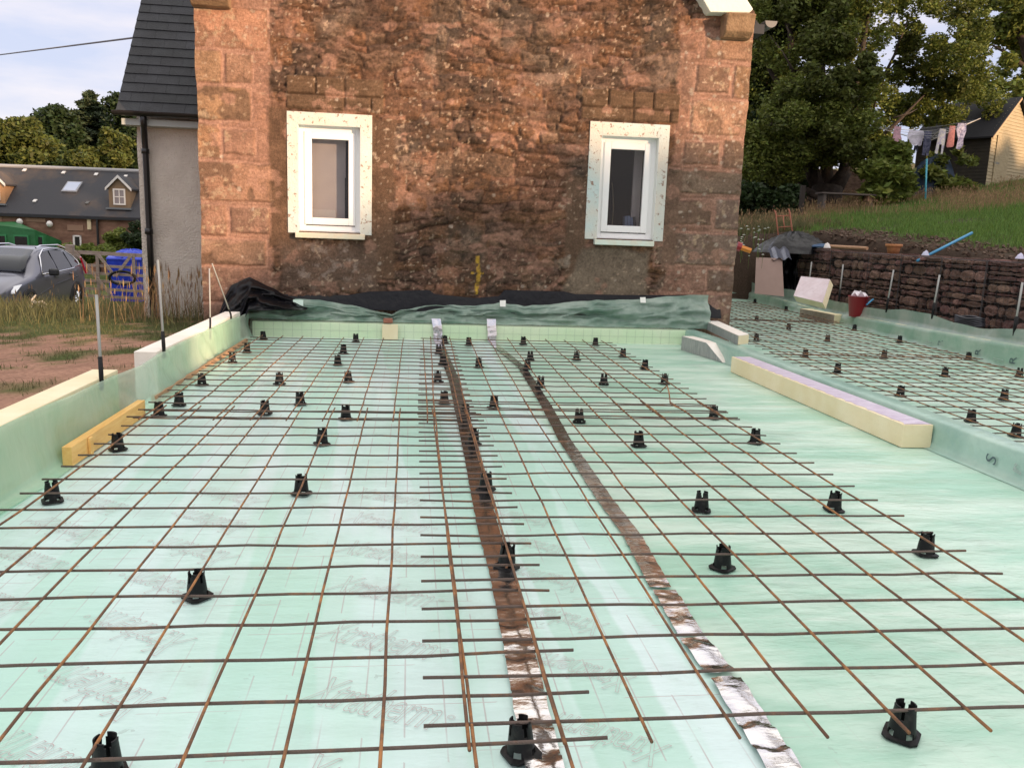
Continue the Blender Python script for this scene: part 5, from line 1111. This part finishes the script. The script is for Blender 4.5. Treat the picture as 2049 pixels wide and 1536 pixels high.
for q in ((a, a + .09, d, e), (c - .07, c, d, e), (a, c, e - .07, e), (a, c, d, d + .07)): b.bb(q[0], q[1], -.06, .0, q[2], q[3])
wf = b.build('window_frame', MT['whitep'], cot); MB().bb(a + .05, c - .04, -.03, -.015, d, e).build('pane', mat('pane2', (.02, .02, .02), .1), wf)
# green bay porch
po = thing('green_porch', 'dark green timber porch with small dark windows against the cottage', 'porch', ORG, ca)
MT['greenp'] = mat('green_paint', (.012, .11, .03), .5, 0, (.02, .15, .045), 3, 3)
b = MB(); pl_ = [(cx(-40), -1.2), (cx(3), -1.5), (cx(52), -1.5), (cx(100), -1.3), (cx(126), -.02), (cx(-40), -.02)]
zt_ = [2.25, 2.22, 2.2, 2.05, 1.55, 2.25]
n = len(pl_); b.add([(x, y, 0) for x, y in pl_] + [(x, y, z) for (x, y), z in zip(pl_, zt_)] + [(cx(40), -.02, 2.42)], [(i, (i + 1) % n, n + (i + 1) % n, n + i) for i in range(n)] + [(n + i, n + (i + 1) % n, 2 * n) for i in range(n)]); b.build('porch_body', MT['greenp'], po)
for u0, u1, v0, v1 in ((17, 29, 472, 500), (36, 49, 472, 500), (65, 88, 472, 500), (103, 110, 474, 498)):
    y = -1.55 if u1 < 60 else (-1.42 - .02 if u0 < 100 else -1.12)
    MB().bb(cx(u0) - .06, cx(u1) + .06, y - .02, y + .25, .3, 1.80).build('window_frame', mat('gfr', (.03, .20, .07), .5), po)
    MB().bb(cx(u0), cx(u1), y - .035, y - .02, .3, 1.72).build('pane', mat('pane3', (.05, .03, .02) if u0 == 17 else (.012, .01, .01), .2), po)
# ================================================================== FOLIAGE
def leafcloud(name, clumps, n, size, m, parent=None, seed=0, flat=.55, shell=.35, aspect=1.7):
    """clumps: (centre, radii, weight)"""
    r = np.random.default_rng(seed); w_ = np.array([c[2] for c in clumps], float); w_ /= w_.sum(); k = r.choice(len(clumps), n, p=w_)
    C = np.array([c[0] for c in clumps], float)[k]; Rd = np.array([c[1] for c in clumps], float)[k]
    d = r.normal(size=(n, 3)); d /= np.linalg.norm(d, axis=1)[:, None]; rr = (shell + (1 - shell) * r.random(n)) ** .5 * r.uniform(.85, 1.08, n)
    c = C + d * rr[:, None] * Rd
    a = r.normal(size=(n, 3)); a[:, 2] *= flat; a /= np.linalg.norm(a, axis=1)[:, None]; b_ = np.cross(a, r.normal(size=(n, 3))); b_ /= np.linalg.norm(b_, axis=1)[:, None]
    s = size * r.uniform(.6, 1.3, n)[:, None]
    a = a * s * aspect / 2; b_ = b_ * s / 2
    V = np.stack([c - a, c + b_ * .9 - a * .1, c + a, c - b_ * .9 - a * .1], 1).reshape(-1, 3); F = np.arange(4 * n).reshape(-1, 4)
    return npmesh(name, V, F, m, parent)
def leafmat(n, c, t=.3, isl=.5): return mat(n, c, .55, island=isl, transl=t, spec=.25)
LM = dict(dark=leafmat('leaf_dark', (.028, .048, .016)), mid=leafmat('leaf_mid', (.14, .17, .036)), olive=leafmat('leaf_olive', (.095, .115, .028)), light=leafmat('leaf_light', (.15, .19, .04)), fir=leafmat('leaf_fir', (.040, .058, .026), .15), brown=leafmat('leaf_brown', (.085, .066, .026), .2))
MT['bark'] = mat('bark', (.035, .024, .018), .95, 0, (.07, .05, .035), 8, 6, .8, 20)
def subclumps(c, R, n, r0, seed, shell=.6):
    r = np.random.default_rng(seed); L_ = []
    for _ in range(n):
        d = r.normal(size=3); d /= np.linalg.norm(d); q = np.array(c) + d * np.array(R) * r.uniform(shell, 1.0); s = r0 * r.uniform(.6, 1.35); L_.append((q, (s, s, s * r.uniform(.55, .8)), s ** 2))
    return L_
def broadleaf(name, label, base, crowns, nl, size, m, seed, nsub=26, r0=1.0, trunk=.25, group=None, limbs=True, fork=None):
    base = np.array(base, float); t = thing(name, label, 'tree', (0, 0, 0), 0, group); cl_ = []
    for i, (c, R) in enumerate(crowns): cl_ += subclumps(c, R, nsub, r0, seed + i); cl_.append((np.array(c), np.array(R) * .8, r0 ** 2 * 3))
    r = np.random.default_rng(seed); b = MB()
    fk = base + np.array([0, 0, 1.2]) if fork is None else np.array(fork)
    b.tube([base - np.array([0, 0, .4]), base, (base * .4 + fk * .6), fk], [trunk * 1.5, trunk * 1.2, trunk, trunk * .85], 10)
    idx = r.choice(len(cl_), min(len(cl_), 26 if limbs else 6), replace=False)
    for k in idx:
        e = np.array(cl_[k][0]); m1 = fk * .6 + e * .4 + r.normal(size=3) * .25; m1[2] += .2; m2 = fk * .25 + e * .75 + r.normal(size=3) * .25
        b.tube([fk - np.array([0, 0, .2]), m1, m2, e], [trunk * .42, trunk * .26, trunk * .15, trunk * .05], 6)
    b.build('trunk', MT['bark'], t, True)
    leafcloud('crown', cl_, nl, size, m, t, seed); return t
# the big tree right of the house
TB = PD(1650, 418, 24)
def at(u, v, d): return PD(u, v, d)
bt = thing('large_tree', 'large spreading broadleaf tree with forked trunk right of the house', 'tree', (0, 0, 0))
b = MB(); fk = at(1655, 375, 24)
b.tube([TB - np.array([0, 0, .6]), TB, fk], [.62, .46, .42], 12)
for tg, rr in (((1615, 330), .26), ((1590, 230), .2), ((1625, 150), .17)): pass
limb = [([(1640, 385), (1620, 330), (1600, 240), (1585, 120), (1575, -20)], .25, 24.2), ([(1665, 385), (1690, 345), (1705, 270), (1715, 150), (1740, 20)], .26, 24.0), ([(1655, 380), (1655, 300), (1650, 180), (1640, 60)], .20, 25), ([(1690, 345), (1740, 300), (1800, 240), (1850, 190)], .11, 25.5), ([(1640, 395), (1600, 375), (1560, 335), (1545, 300)], .12, 23.4), ([(1705, 270), (1750, 190), (1790, 110), (1820, 30)], .09, 25.5), ([(1620, 330), (1570, 290), (1530, 220)], .12, 24), ([(1600, 240), (1540, 140), (1510, 60)], .10, 24), ([(1625, 400), (1600, 392), (1585, 385)], .05, 23.2)]
for pts, r0_, d in limb:
    m_ = len(pts); b.tube([at(u, v, d + .3 * math.sin(i * 2.1)) for i, (u, v) in enumerate(pts)], [r0_ * (1 - .8 * i / (m_ - 1)) for i in range(m_)], 8)
r = random.Random(4)
for _ in range(12):
    u0, v0 = r.uniform(1520, 1800), r.uniform(60, 300); ang = math.atan2(v0 - 380, u0 - 1655) + r.uniform(-.5, .5); l = r.uniform(50, 130); d = r.uniform(22.5, 26)
    b.tube([at(u0, v0, d), at(u0 + math.cos(ang) * l * .5 + r.uniform(-8, 8), v0 + math.sin(ang) * l * .5, d), at(u0 + math.cos(ang) * l, v0 + math.sin(ang) * l, d + r.uniform(-.8, .8))], [.035, .022, .008], 5)
b.build('trunk', MT['bark'], bt, True)
cl_ = []; r = np.random.default_rng(21)
def fill(n, us, vs, ds, rad, dens=1.):
    for _ in range(n):
        u, v, d = r.uniform(*us), r.uniform(*vs), r.uniform(*ds); s = rad * r.uniform(.6, 1.35); cl_.append((at(u, v, d), (s * r.uniform(.8, 1.2), s * r.uniform(.8, 1.2), s * r.uniform(.6, 1.1)), dens * s ** 2))
fill(150, (1500, 1800), (-160, 335), (22.3, 26.5), .42); fill(34, (1500, 1760), (-160, 300), (22.8, 26.5), .95, .13); fill(24, (1560, 1740), (230, 325), (21.8, 24.5), .42, 1.3); fill(14, (1500, 1600), (260, 350), (22.5, 24), .5, 1.2)
fill(95, (1780, 1990), (-160, 150), (23.5, 27), .36, .9); fill(34, (1780, 1960), (140, 245), (25.5, 28), .36, .9); fill(12, (1790, 1990), (170, 235), (26, 28), .36)
fill(46, (1500, 1750), (-260, 60), (23, 27), .6, 1.)
leafcloud('crown', cl_, 230000, .064, LM['mid'], bt, 31)
cl_ = []; fill(20, (1560, 1750), (120, 330), (21.6, 23), .34); fill(12, (1800, 1980), (20, 200), (24.5, 26), .34); fill(14, (1560, 1700), (-60, 120), (22, 24), .34); leafcloud('sunlit_foliage', cl_, 16000, .09, LM['olive'], bt, 61)  # olive leaf colour stands in for the sunlit side of the crown
# dark dense trees behind and left of it
dk = thing('dark_tree', 'tall dark tree filling the gap between the house corner and the big tree', 'tree', (0, 0, 0))
MB().tube([at(1530, 470, 27) - np.array([0, 0, .5]), at(1530, 250, 27), at(1535, 60, 27)], [.3, .2, .1], 8).build('trunk', MT['bark'], dk, True)
cl_ = []; fill(70, (1455, 1590), (-140, 400), (26, 29.5), .75); leafcloud('crown', cl_, 42000, .12, LM['dark'], dk, 32)
rt = thing('tall_tree', 'tall tree behind the shed with bare limb at the right edge', 'tree', (0, 0, 0))
MB().tube([at(2110, 380, 36), at(2080, 200, 36), at(2050, 90, 36), at(2010, 20, 36)], [.35, .28, .18, .08], 8).add(*(lambda q: (q.v, q.f))(MB().tube([at(2070, 150, 36), at(2020, 110, 36), at(1985, 90, 36)], [.12, .08, .03], 6))).add(*(lambda q: (q.v, q.f))(MB().tube([at(2080, 220, 36), at(2030, 180, 36), at(1975, 165, 36)], [.10, .06, .02], 6))).build('trunk', MT['bark'], rt, True)
cl_ = []; fill(44, (1950, 2120), (-120, 80), (34, 38), .7); fill(12, (1975, 2080), (120, 200), (34, 38), .55); fill(10, (2020, 2120), (60, 130), (34, 38), .5); fill(10, (1930, 2060), (195, 260), (33, 37), .6); leafcloud('crown', cl_, 20000, .15, LM['mid'], rt, 33)
# lit shrub beneath the drier, small tree
sb = thing('golden_shrub', 'yellow-green large leaved shrub between the bench and the shed', 'shrub', (0, 0, 0))
MB().tube([at(1775, 410, 22.5), at(1770, 360, 22.5), at(1780, 310, 22.6)], [.06, .04, .02], 6).build('stems', MT['bark'], sb, True)
cl_ = []; fill(14, (1745, 1800), (330, 395), (21.8, 23), .33); fill(8, (1760, 1806), (295, 335), (22, 23), .26); leafcloud('foliage', cl_, 5600, .12, LM['light'], sb, 34, aspect=2.2)
cs_ = thing('climbing_plant', 'leafy climber growing against the shaded shed side', 'plant', (0, 0, 0))
cl_ = []; fill(12, (1860, 1960), (290, 385), (24.6, 25.4), .28); leafcloud('foliage', cl_, 1300, .12, LM['mid'], cs_, 35, aspect=2.4); MB().tube([at(1900, 392, 25), at(1915, 330, 25), at(1935, 300, 25)], .012, 5).build('stems', MT['bark'], cs_)
lw = thing('low_bushes', 'dark undergrowth along the garden wall left of the tree trunk', 'bush', (0, 0, 0))
cl_ = []; fill(22, (1478, 1585), (385, 440), (21.5, 24), .36); leafcloud('foliage', cl_, 9000, .09, LM['dark'], lw, 36)
MB().tube([at(1540, 440, 22.5), at(1540, 410, 22.5)], .03, 5).build('stems', MT['bark'], lw)
# left background trees
def fillT(L_, n, us, vs, ds, rad, dens=1.):
    for _ in range(n):
        u, v, d = r.uniform(*us), r.uniform(*vs), r.uniform(*ds); s = rad * r.uniform(.7, 1.3); L_.append((at(u, v, d), (s, s, s * .75), dens * s ** 2))
def oval(uc, vc, ru, rv, d, n, rad):
    L_ = []
    for _ in range(n):
        a = r.uniform(0, 2 * math.pi); q = math.sqrt(r.uniform(0, 1)); s = rad * r.uniform(.7, 1.3); L_.append((at(uc + ru * q * math.cos(a), vc + rv * q * math.sin(a), d + r.uniform(-1.5, 1.5)), (s, s, s * .75), s ** 2))
    return L_
TG = 'trees beyond the cottage roof'
def bgtree(name, label, L_, n, size, m, seed, tu, tv0, tv1, d, tr=.25):
    t = thing(name, label, 'tree', (0, 0, 0), 0, TG); MB().tube([at(tu, tv0, d), at(tu, (tv0 + tv1) / 2, d), at(tu, tv1, d)], [tr, tr * .7, tr * .2], 7).build('trunk', MT['bark'], t, True)
    leafcloud('crown', L_, n, size, m, t, seed); return t
bgtree('olive_tree', 'rounded olive-green tree at the left edge behind the cottage', oval(25, 305, 75, 55, 60, 44, 1.0), 15000, .22, LM['olive'], 41, 25, 420, 290, 60)
bgtree('dark_round_tree', 'dark rounded tree with sky gaps left of the tall conifer', oval(108, 280, 45, 55, 70, 34, 1.1) + oval(100, 250, 34, 22, 70, 12, .7), 12000, .24, LM['dark'], 42, 108, 420, 260, 70)
def conifer(name, label, u, vt, vb, wpx, d, m, seed, n):
    top = np.array(at(u, vt, d)); bot = np.array(at(u, vb, d)); H = np.linalg.norm(top - bot); Wd = wpx * d / FPX; rr = np.random.default_rng(seed); L_ = []
    for i in range(520):
        f = rr.random() ** .8; a = rr.uniform(0, 2 * math.pi); rad = Wd * (f ** .85) * rr.uniform(.0, 1.08) + .05; c = top + (bot - top) * (f * .98 + .01) + np.array([math.cos(a) * rad, math.sin(a) * rad, rad * .18 - .0]); s = .22 + .5 * f
        L_.append((c, (s * (.5 + abs(math.cos(a))), s * (.5 + abs(math.sin(a))), s * .45), s ** 2))
    t = thing(name, label, 'tree', (0, 0, 0), 0, TG); MB().tube([bot - np.array([0, 0, 6]), bot, top], [.4, .3, .05], 8).build('trunk', MT['bark'], t, True); leafcloud('crown', L_, n, .22, m, t, seed, aspect=2.6); return t
conifer('tall_conifer', 'tall pointed conifer standing highest behind the cottage roof', 180, 180, 400, 92, 75, LM['fir'], 43, 60000)
bgtree('browning_pine', 'brownish pine with dead twigs right of the tall conifer', oval(198, 280, 22, 34, 79, 14, .9), 5500, .2, LM['brown'], 44, 190, 420, 330, 79)
bgtree('dark_evergreen', 'dark evergreen next to the rendered wing', oval(252, 270, 30, 75, 72, 34, 1.1) + oval(262, 225, 18, 30, 72, 10, .7), 12000, .24, LM['dark'], 45, 250, 420, 230, 72)
bgtree('pale_green_tree', 'pale green leafy tree in front of the dark evergreen', oval(228, 305, 30, 32, 58, 22, .6) + oval(212, 270, 10, 24, 58, 6, .4), 8500, .2, LM['olive'], 46, 225, 420, 300, 58)
bgtree('bushy_tree', 'low bushy green tree directly above the cottage ridge', oval(160, 325, 32, 26, 57, 18, .6), 6500, .2, LM['olive'], 47, 160, 420, 320, 57)
L_ = []; fillT(L_, 120, (-120, 330), (300, 420), (78, 84), 2.0); o = leafcloud('wood', L_, 30000, .36, LM['dark'], None, 48); tag(o, kind='stuff')
# bushes in front of the cottage
bu = thing('green_bush', 'rounded green bush at the cottage wall above the blue cover', 'bush', (0, 0, 0)); leafcloud('foliage', oval(238, 482, 20, 20, 38, 16, .36), 5000, .10, LM['mid'], bu, 51); MB().tube([at(238, 520, 38), at(238, 480, 38)], .05, 5).build('stems', MT['bark'], bu)
bu = thing('dark_shrub', 'dark red-brown shrub at the corner of the rendered wing', 'bush', (0, 0, 0)); leafcloud('foliage', oval(272, 478, 16, 24, 37.5, 12, .34), 3500, .10, LM['dark'], bu, 52); MB().tube([at(272, 520, 37.5), at(272, 480, 37.5)], .05, 5).build('stems', MT['bark'], bu)
hg = thing('garden_hedge', 'low bright green hedge between the porch and the gate', 'hedge', (0, 0, 0)); L_ = []; fillT(L_, 40, (118, 222), (498, 518), (33, 34.5), .28); leafcloud('foliage', L_, 9500, .10, LM['light'], hg, 53); MB().tube([at(170, 530, 33.6), at(170, 495, 33.6)], .04, 5).build('stems', MT['bark'], hg)
# ================================================================== GATE, BINS
gt = thing('field_gate', 'weathered five bar wooden field gate behind the car', 'gate', (0, 0, 0))
MT['oldwood'] = mat('weathered_wood', (.27, .20, .16), .85, 0, (.40, .32, .27), 4, 6, .4, 30, stretch=(1, 1, 6))
GA = Vector(PD(150, 505, 23)); GB = Vector(PD(345, 512, 23)); GA.z = .27; GB.z = .22; gd = (GB - GA).normalized(); gl = (GB - GA).length; up = Vector((0, 0, 1))
def gbar(name, s0, z0, s1, z1, w_, par=gt):
    a = GA + gd * s0 + up * z0; c = GA + gd * s1 + up * z1; d = (c - a).normalized(); s = Vector((gd.y, -gd.x, 0)).normalized(); n = s.cross(d).normalized()
    return MB().prism([a + n * w_ / 2, a - n * w_ / 2, a - n * w_ / 2 + s * .03, a + n * w_ / 2 + s * .03], c - a).build(name, MT['oldwood'], par)
for z in (0, -.34, -.55, -.76, -.98, -1.18): gbar('rail', 0, z, gl, z, .075 if z else .10)
for s in (.04, .62, 1.62, gl - .05): 
    o = gbar('upright', s, .05, s, -1.2, .08); o.location = Vector((.004, -.035, 0))
for q in ((.05, 0, .95, -1.1), (.65, -.0, 1.10, -.6), (1.58, 0, 1.12, -.6)): o = gbar('brace', *q, .075); o.location = Vector((0, -.07, 0))
p = PD(140, 500, 24.2); tag(MB().box((p[0], p[1], -.4), (.20, .20, 1.66)).build('gate_post', MT['oldwood'], None, bevel=.01), 'squat square wooden post at the left end of the gate', 'post')
p = Vector(PD(250, 530, 25.2)); 
b = MB(); MT['bluep'] = mat('blue_plastic', (.008, .03, .42), .4, 0, (.02, .06, .55), 5, 3)
for k, (u, nm) in enumerate(((238, 'left one of two, behind the middle of the gate'), (270, 'right one of two, beside the rendered wing'))):
    p = Vector(PD(u, 560, 25)); t = thing('blue_bin', 'blue wheeled bin, ' + nm, 'bin', (p.x, p.y, -1.2), .1, 'blue bins behind the gate')
    bb_ = MB(); bb_.prism([(-.21, -.24, 0), (.21, -.24, 0), (.21, .24, 0), (-.21, .24, 0)], (0, 0, .02)); bb_.add([(-.2, -.22, 0), (.2, -.22, 0), (.2, .22, 0), (-.2, .22, 0), (-.25, -.30, 1.22), (.25, -.30, 1.22), (.25, .30, 1.22), (-.25, .30, 1.22)], [(0, 1, 5, 4), (1, 2, 6, 5), (2, 3, 7, 6), (3, 0, 4, 7)]); bb_.build('bin_body', MT['bluep'], t)
    MB().add([(-.27, -.33, 1.22), (.27, -.33, 1.22), (.27, .33, 1.34), (-.27, .33, 1.34), (-.25, -.31, 1.28), (.25, -.31, 1.28), (.25, .31, 1.42), (-.25, .31, 1.42)], [(0, 1, 2, 3), (4, 5, 6, 7), (0, 1, 5, 4), (1, 2, 6, 5), (2, 3, 7, 6), (3, 0, 4, 7)]).build('lid', MT['bluep'], t, bevel=.02)
    for sx in (-.2, .2): MB().lathe([(0, -.025), (.09, -.025), (.1, 0), (.09, .025), (0, .025)], 14).build('wheel', MT['black_plastic'], t).matrix_local = Matrix.Translation((sx, .25, .1)) @ Matrix.Rotation(math.pi / 2, 4, 'Y')
heap('blue_sheet', 'crumpled blue plastic sheet draped over the bins', *PD(262, 508, 25.0)[:2], .10, .62, .4, .22, MT['bluep'], 6, 'tarpaulin')
# ================================================================== CAR
car = thing('parked_car', 'grey estate style off-roader parked on the left, facing the camera', 'car', (-7.1 - .90, 17.15, -1.17), 0)
MT['carpaint'] = mat('car_paint', (.15, .15, .185), .32, .45, coat=.5); MT['carglass'] = mat('car_glass', (.02, .024, .032), .08, spec=.5); MT['chrome'] = mat('chrome', (.75, .75, .78), .15, 1); MT['tyre'] = mat('tyre', (.012, .012, .012), .85); MT['trim'] = mat('car_trim', (.02, .02, .022), .5)
CW = .90
# stations along y (0 = front bumper, 4.5 rear): (y, half width low, z bottom, z belt, half width belt, z top, half width top)
ST = [(0.0, .62, .38, .62, .60, .70, .50), (.10, .80, .28, .74, .78, .84, .66), (.45, .87, .24, .86, .86, .96, .72), (1.0, .90, .24, .96, .88, 1.06, .74), (1.25, .90, .24, 1.0, .89, 1.10, .74), (1.55, .90, .24, 1.02, .89, 1.32, .68), (1.95, .90, .24, 1.03, .89, 1.56, .62), (2.4, .90, .24, 1.045, .89, 1.645, .60), (3.1, .90, .24, 1.07, .89, 1.66, .60), (3.7, .90, .25, 1.10, .88, 1.62, .58), (4.1, .89, .28, 1.13, .86, 1.50, .56), (4.35, .86, .32, 1.12, .80, 1.25, .56), (4.5, .76, .42, 1.0, .70, 1.05, .52)]
P = []
for y, wl, z0, zb_, wb, zt2, wt in ST:
    half = [(wl * .85, z0), (wl, z0 + .12), (wl + .012, (z0 + zb_) / 2), (wb, zb_ - .06), (wb - .015, zb_), ((wb + wt) / 2 + .02, (zb_ + zt2) / 2), (wt + .02, zt2 - .05), (wt - .10, zt2), (wt * .4, zt2 + .015)]
    P.append([(x, y, z) for x, z in half] + [(-x, y, z) for x, z in half[::-1]])
for row in P: row.append(row[0])
b = MB().grid(P); b.add(P[0][:-1], [tuple(range(18))]); b.add(P[-1][:-1], [tuple(range(18))[::-1]])
o = b.build('body', MT['carpaint'], car, True); sm_ = o.modifiers.new('s', 'SUBSURF'); sm_.levels = 1; sm_.render_levels = 2
def side_x(y, z):
    ys_ = [s[0] for s in ST]; g_ = lambda k: np.interp(y, ys_, [s[k] for s in ST]); zb_, wb, zt2, wt = g_(3), g_(4), g_(5), g_(6); f = np.clip((z - zb_) / max(.01, zt2 - zb_), 0, 1); return float((wb - .015) + ((wt + .02) - (wb - .015)) * f)
def sideglass(name, pl, m, off=.018, s=1):
    vs = [(s * (side_x(y, z) + off), y, z) for y, z in pl]; return MB().prism(vs, (s * -.02, 0, 0)).build(name, m, car)
for s in (1, -1):
    sideglass('side_window', [(1.75, 1.09), (2.02, 1.44), (2.30, 1.56), (2.52, 1.58), (2.55, 1.10)], MT['carglass'], .02, s)
    sideglass('side_window', [(2.63, 1.10), (2.60, 1.58), (3.05, 1.59), (3.35, 1.55), (3.42, 1.14)], MT['carglass'], .02, s)
    sideglass('side_window', [(3.50, 1.15), (3.44, 1.53), (3.75, 1.45), (4.02, 1.26), (3.98, 1.20)], MT['carglass'], .02, s)
    b = MB(); b.tube([(s * (side_x(y, z) + .022), y, z) for y, z in [(1.70, 1.07), (2.02, 1.47), (2.30, 1.60), (2.7, 1.625), (3.1, 1.62), (3.5, 1.56), (3.85, 1.44), (4.08, 1.26), (4.02, 1.18), (3.5, 1.12), (2.5, 1.08), (1.70, 1.06)]], .016, 6); b.build('window_trim', MT['chrome'], car, True)
    for y0 in (2.40, 3.28): MB().box((s * .905, y0, .98 + .02 * (y0 > 3)), (.04, .20, .04)).build('door_handle', MT['carpaint'], car, bevel=.01)
    MB().tube([(s * .905, 1.35, .60), (s * .915, 2.4, .80), (s * .905, 3.7, .92)], .012, 6).build('crease', MT['trim'], car)
    m_ = MB(); m_.box((s * 1.04, 1.92, 1.10), (.22, .12, .16)); o = m_.build('wing_mirror', MT['trim'] if s > 0 else MT['carpaint'], car, bevel=.04)
    m_ = MB(); m_.tube([(s * .60, 2.1, 1.64), (s * .58, 2.4, 1.69), (s * .57, 3.4, 1.69), (s * .55, 3.9, 1.60)], .018, 6); m_.build('roof_rail', MT['chrome'], car)
    m_ = MB(); m_.prism([(s * .48, .10, .66), (s * .86, .32, .72), (s * .885, .62, .90), (s * .70, .30, .84), (s * .50, .12, .78)], (s * .02, -.03, .0)); m_.build('headlight', mat('headlamp', (.75, .76, .80), .1, .3), car, bevel=.01)
    m_ = MB(); m_.prism([(s * .90, 4.20, .95), (s * .86, 4.38, .95), (s * .74, 4.34, 1.38), (s * .80, 4.16, 1.36)], (s * .03, .02, 0)); m_.build('tail_light', mat('redlens', (.45, .01, .02), .2), car)
    for y0 in (.92, 3.58):
        wh_ = MB(); wh_.lathe([(.22, -.11), (.30, -.11), (.345, -.08), (.345, .08), (.30, .11), (.22, .11)], 28); ow = wh_.build('wheel', MT['tyre'], car, True); ow.matrix_local = Matrix.Translation((s * .82, y0, .345)) @ Matrix.Rotation(math.pi / 2, 4, 'Y')
        ri = MB(); ri.lathe([(0, .09), (.06, .10), (.08, .07), (.22, .09), (.22, -.05)], 20)
        for k in range(5): a = k * 2 * math.pi / 5; ri.tube([(.04 * math.cos(a), .04 * math.sin(a), .10), (.21 * math.cos(a), .21 * math.sin(a), .10)], .025, 5)
        orr = ri.build('rim', MT['chrome'], ow); orr.matrix_local = Matrix.Scale(s, 4, (0, 0, 1))
        ar = MB(); ar.lathe([(.36, -.02), (.43, -.01), (.43, .01), (.36, .02)], 28); oa = ar.build('wheel_arch', MT['trim'], car); oa.matrix_local = Matrix.Translation((s * .905, y0, .36)) @ Matrix.Rotation(math.pi / 2, 4, 'Y')
m_ = MB(); m_.grid([[(x * .72 * (1 if k == 0 else .86), 1.15 + .78 * k / 1.0, 1.16 + .475 * k - .03 * x * x) for x in np.linspace(-1, 1, 9)] for k in (0, .5, 1)]); o = m_.build('windscreen', MT['carglass'], car, True, fix=False, solid=.01)
m_ = MB(); m_.box((0, -.005, .66), (.8, .04, .12)); m_.build('grille', MT['trim'], car, bevel=.01)
m_ = MB(); m_.box((0, -.01, .45), (.52, .03, .11)); m_.build('number_plate', MT['whitep'], car)
# ================================================================== SMALL THINGS ON THE LEFT
b = MB(); r_ = random.Random(2)
for pts in ([(60, 625), (64, 600), (72, 590)], [(66, 602), (80, 612), (100, 618)], [(58, 612), (70, 618), (90, 630)], [(75, 606), (84, 603), (96, 612)]): b.tube([PD(u, v, 11 + .02 * i) for i, (u, v) in enumerate(pts)], [.02, .016, .01], 6)
tag(b.build('bleached_branch', mat('bleached', (.50, .44, .36), .8), None, True), 'pale bleached branch lying in the long grass by the car', 'branch')
tag(MB().tube([PD(-420, 164, 24), PD(-20, 112.6, 17), PX(269, 76, -2.12)], .012, 5).build('overhead_wire', mat('wiregrey', (.16, .16, .18), .6), None, True), 'thin overhead wire crossing the sky to the slate roof', 'wire')
b = MB(); b.tube([PD(245, 556, 20.5) + np.array([.30 * math.cos(a), 0, .16 * math.sin(a)]) for a in [math.pi * 2 * k / 20 for k in range(21)]], .035, 6); tag(b.build('black_hoop', MT['black_plastic'], None), 'black rubber hoop lying at the foot of the gate', 'hoop')
# ================================================================== TREES BEHIND THE CAMERA (unseen, added and shaped to shade slab, wall and cottage)
LM['belt'] = mat('leaf_belt', (.04, .07, .02), .7)
r = np.random.default_rng(77)
def belt(c0, c1, H, s=40, lab='', seed=0, n=5200):
    cm = (c0 + c1) / 2; X_ = (cm + s * 1.4142) / 2; Y_ = (cm - s * 1.4142) / 2; Wd = (c1 - c0) / 2 / 1.414 + .8
    t = thing('shade_tree', lab, 'tree', (X_, Y_, -1), math.radians(45), 'row of shade trees added behind the camera')
    MB().tube([(0, 0, 0), (0, 0, H * .5), (.1, 0, H * .85)], [.4, .3, .1], 8).build('trunk', MT['bark'], t, True)
    L_ = []
    for _ in range(80): z = r.uniform(1.2, H - .5); a = r.uniform(-1, 1); L_.append(((a * Wd * (1 - .25 * (z / H) ** 3), r.uniform(-1.2, 1.2), z), (1.0, 1.0, .8), 1))
    leafcloud('crown', L_, n, .62, LM['belt'], t, seed, shell=.0)
BE = [(-9, -2, 8.6), (-2.5, 2.5, 8.5), (1.8, 5.6, 8.4), (5, 8.2, 8.5), (7.6, 10.4, 9.1), (9.8, 12.6, 9.4), (12, 15, 9.7), (15.4, 18, 12.5), (17.5, 21.5, 14), (21, 25.5, 17), (25, 30, 18.5), (29.5, 33.2, 19.5), (33.2, 37, 12.0), (36.5, 41, 11.6), (40.5, 47, 12.3)]
nm_ = ['first', 'second', 'third', 'fourth', 'fifth', 'sixth', 'seventh', 'eighth', 'ninth', 'tenth', 'eleventh', 'twelfth', 'thirteenth', 'fourteenth', 'fifteenth']
for i, (a, c, H) in enumerate(BE): belt(a, c, H + 1, lab='unseen shade tree added behind the camera, %s from the south end of its row' % nm_[i], seed=200 + i, n=int(4200 * (c - a) / 3 * H / 9))
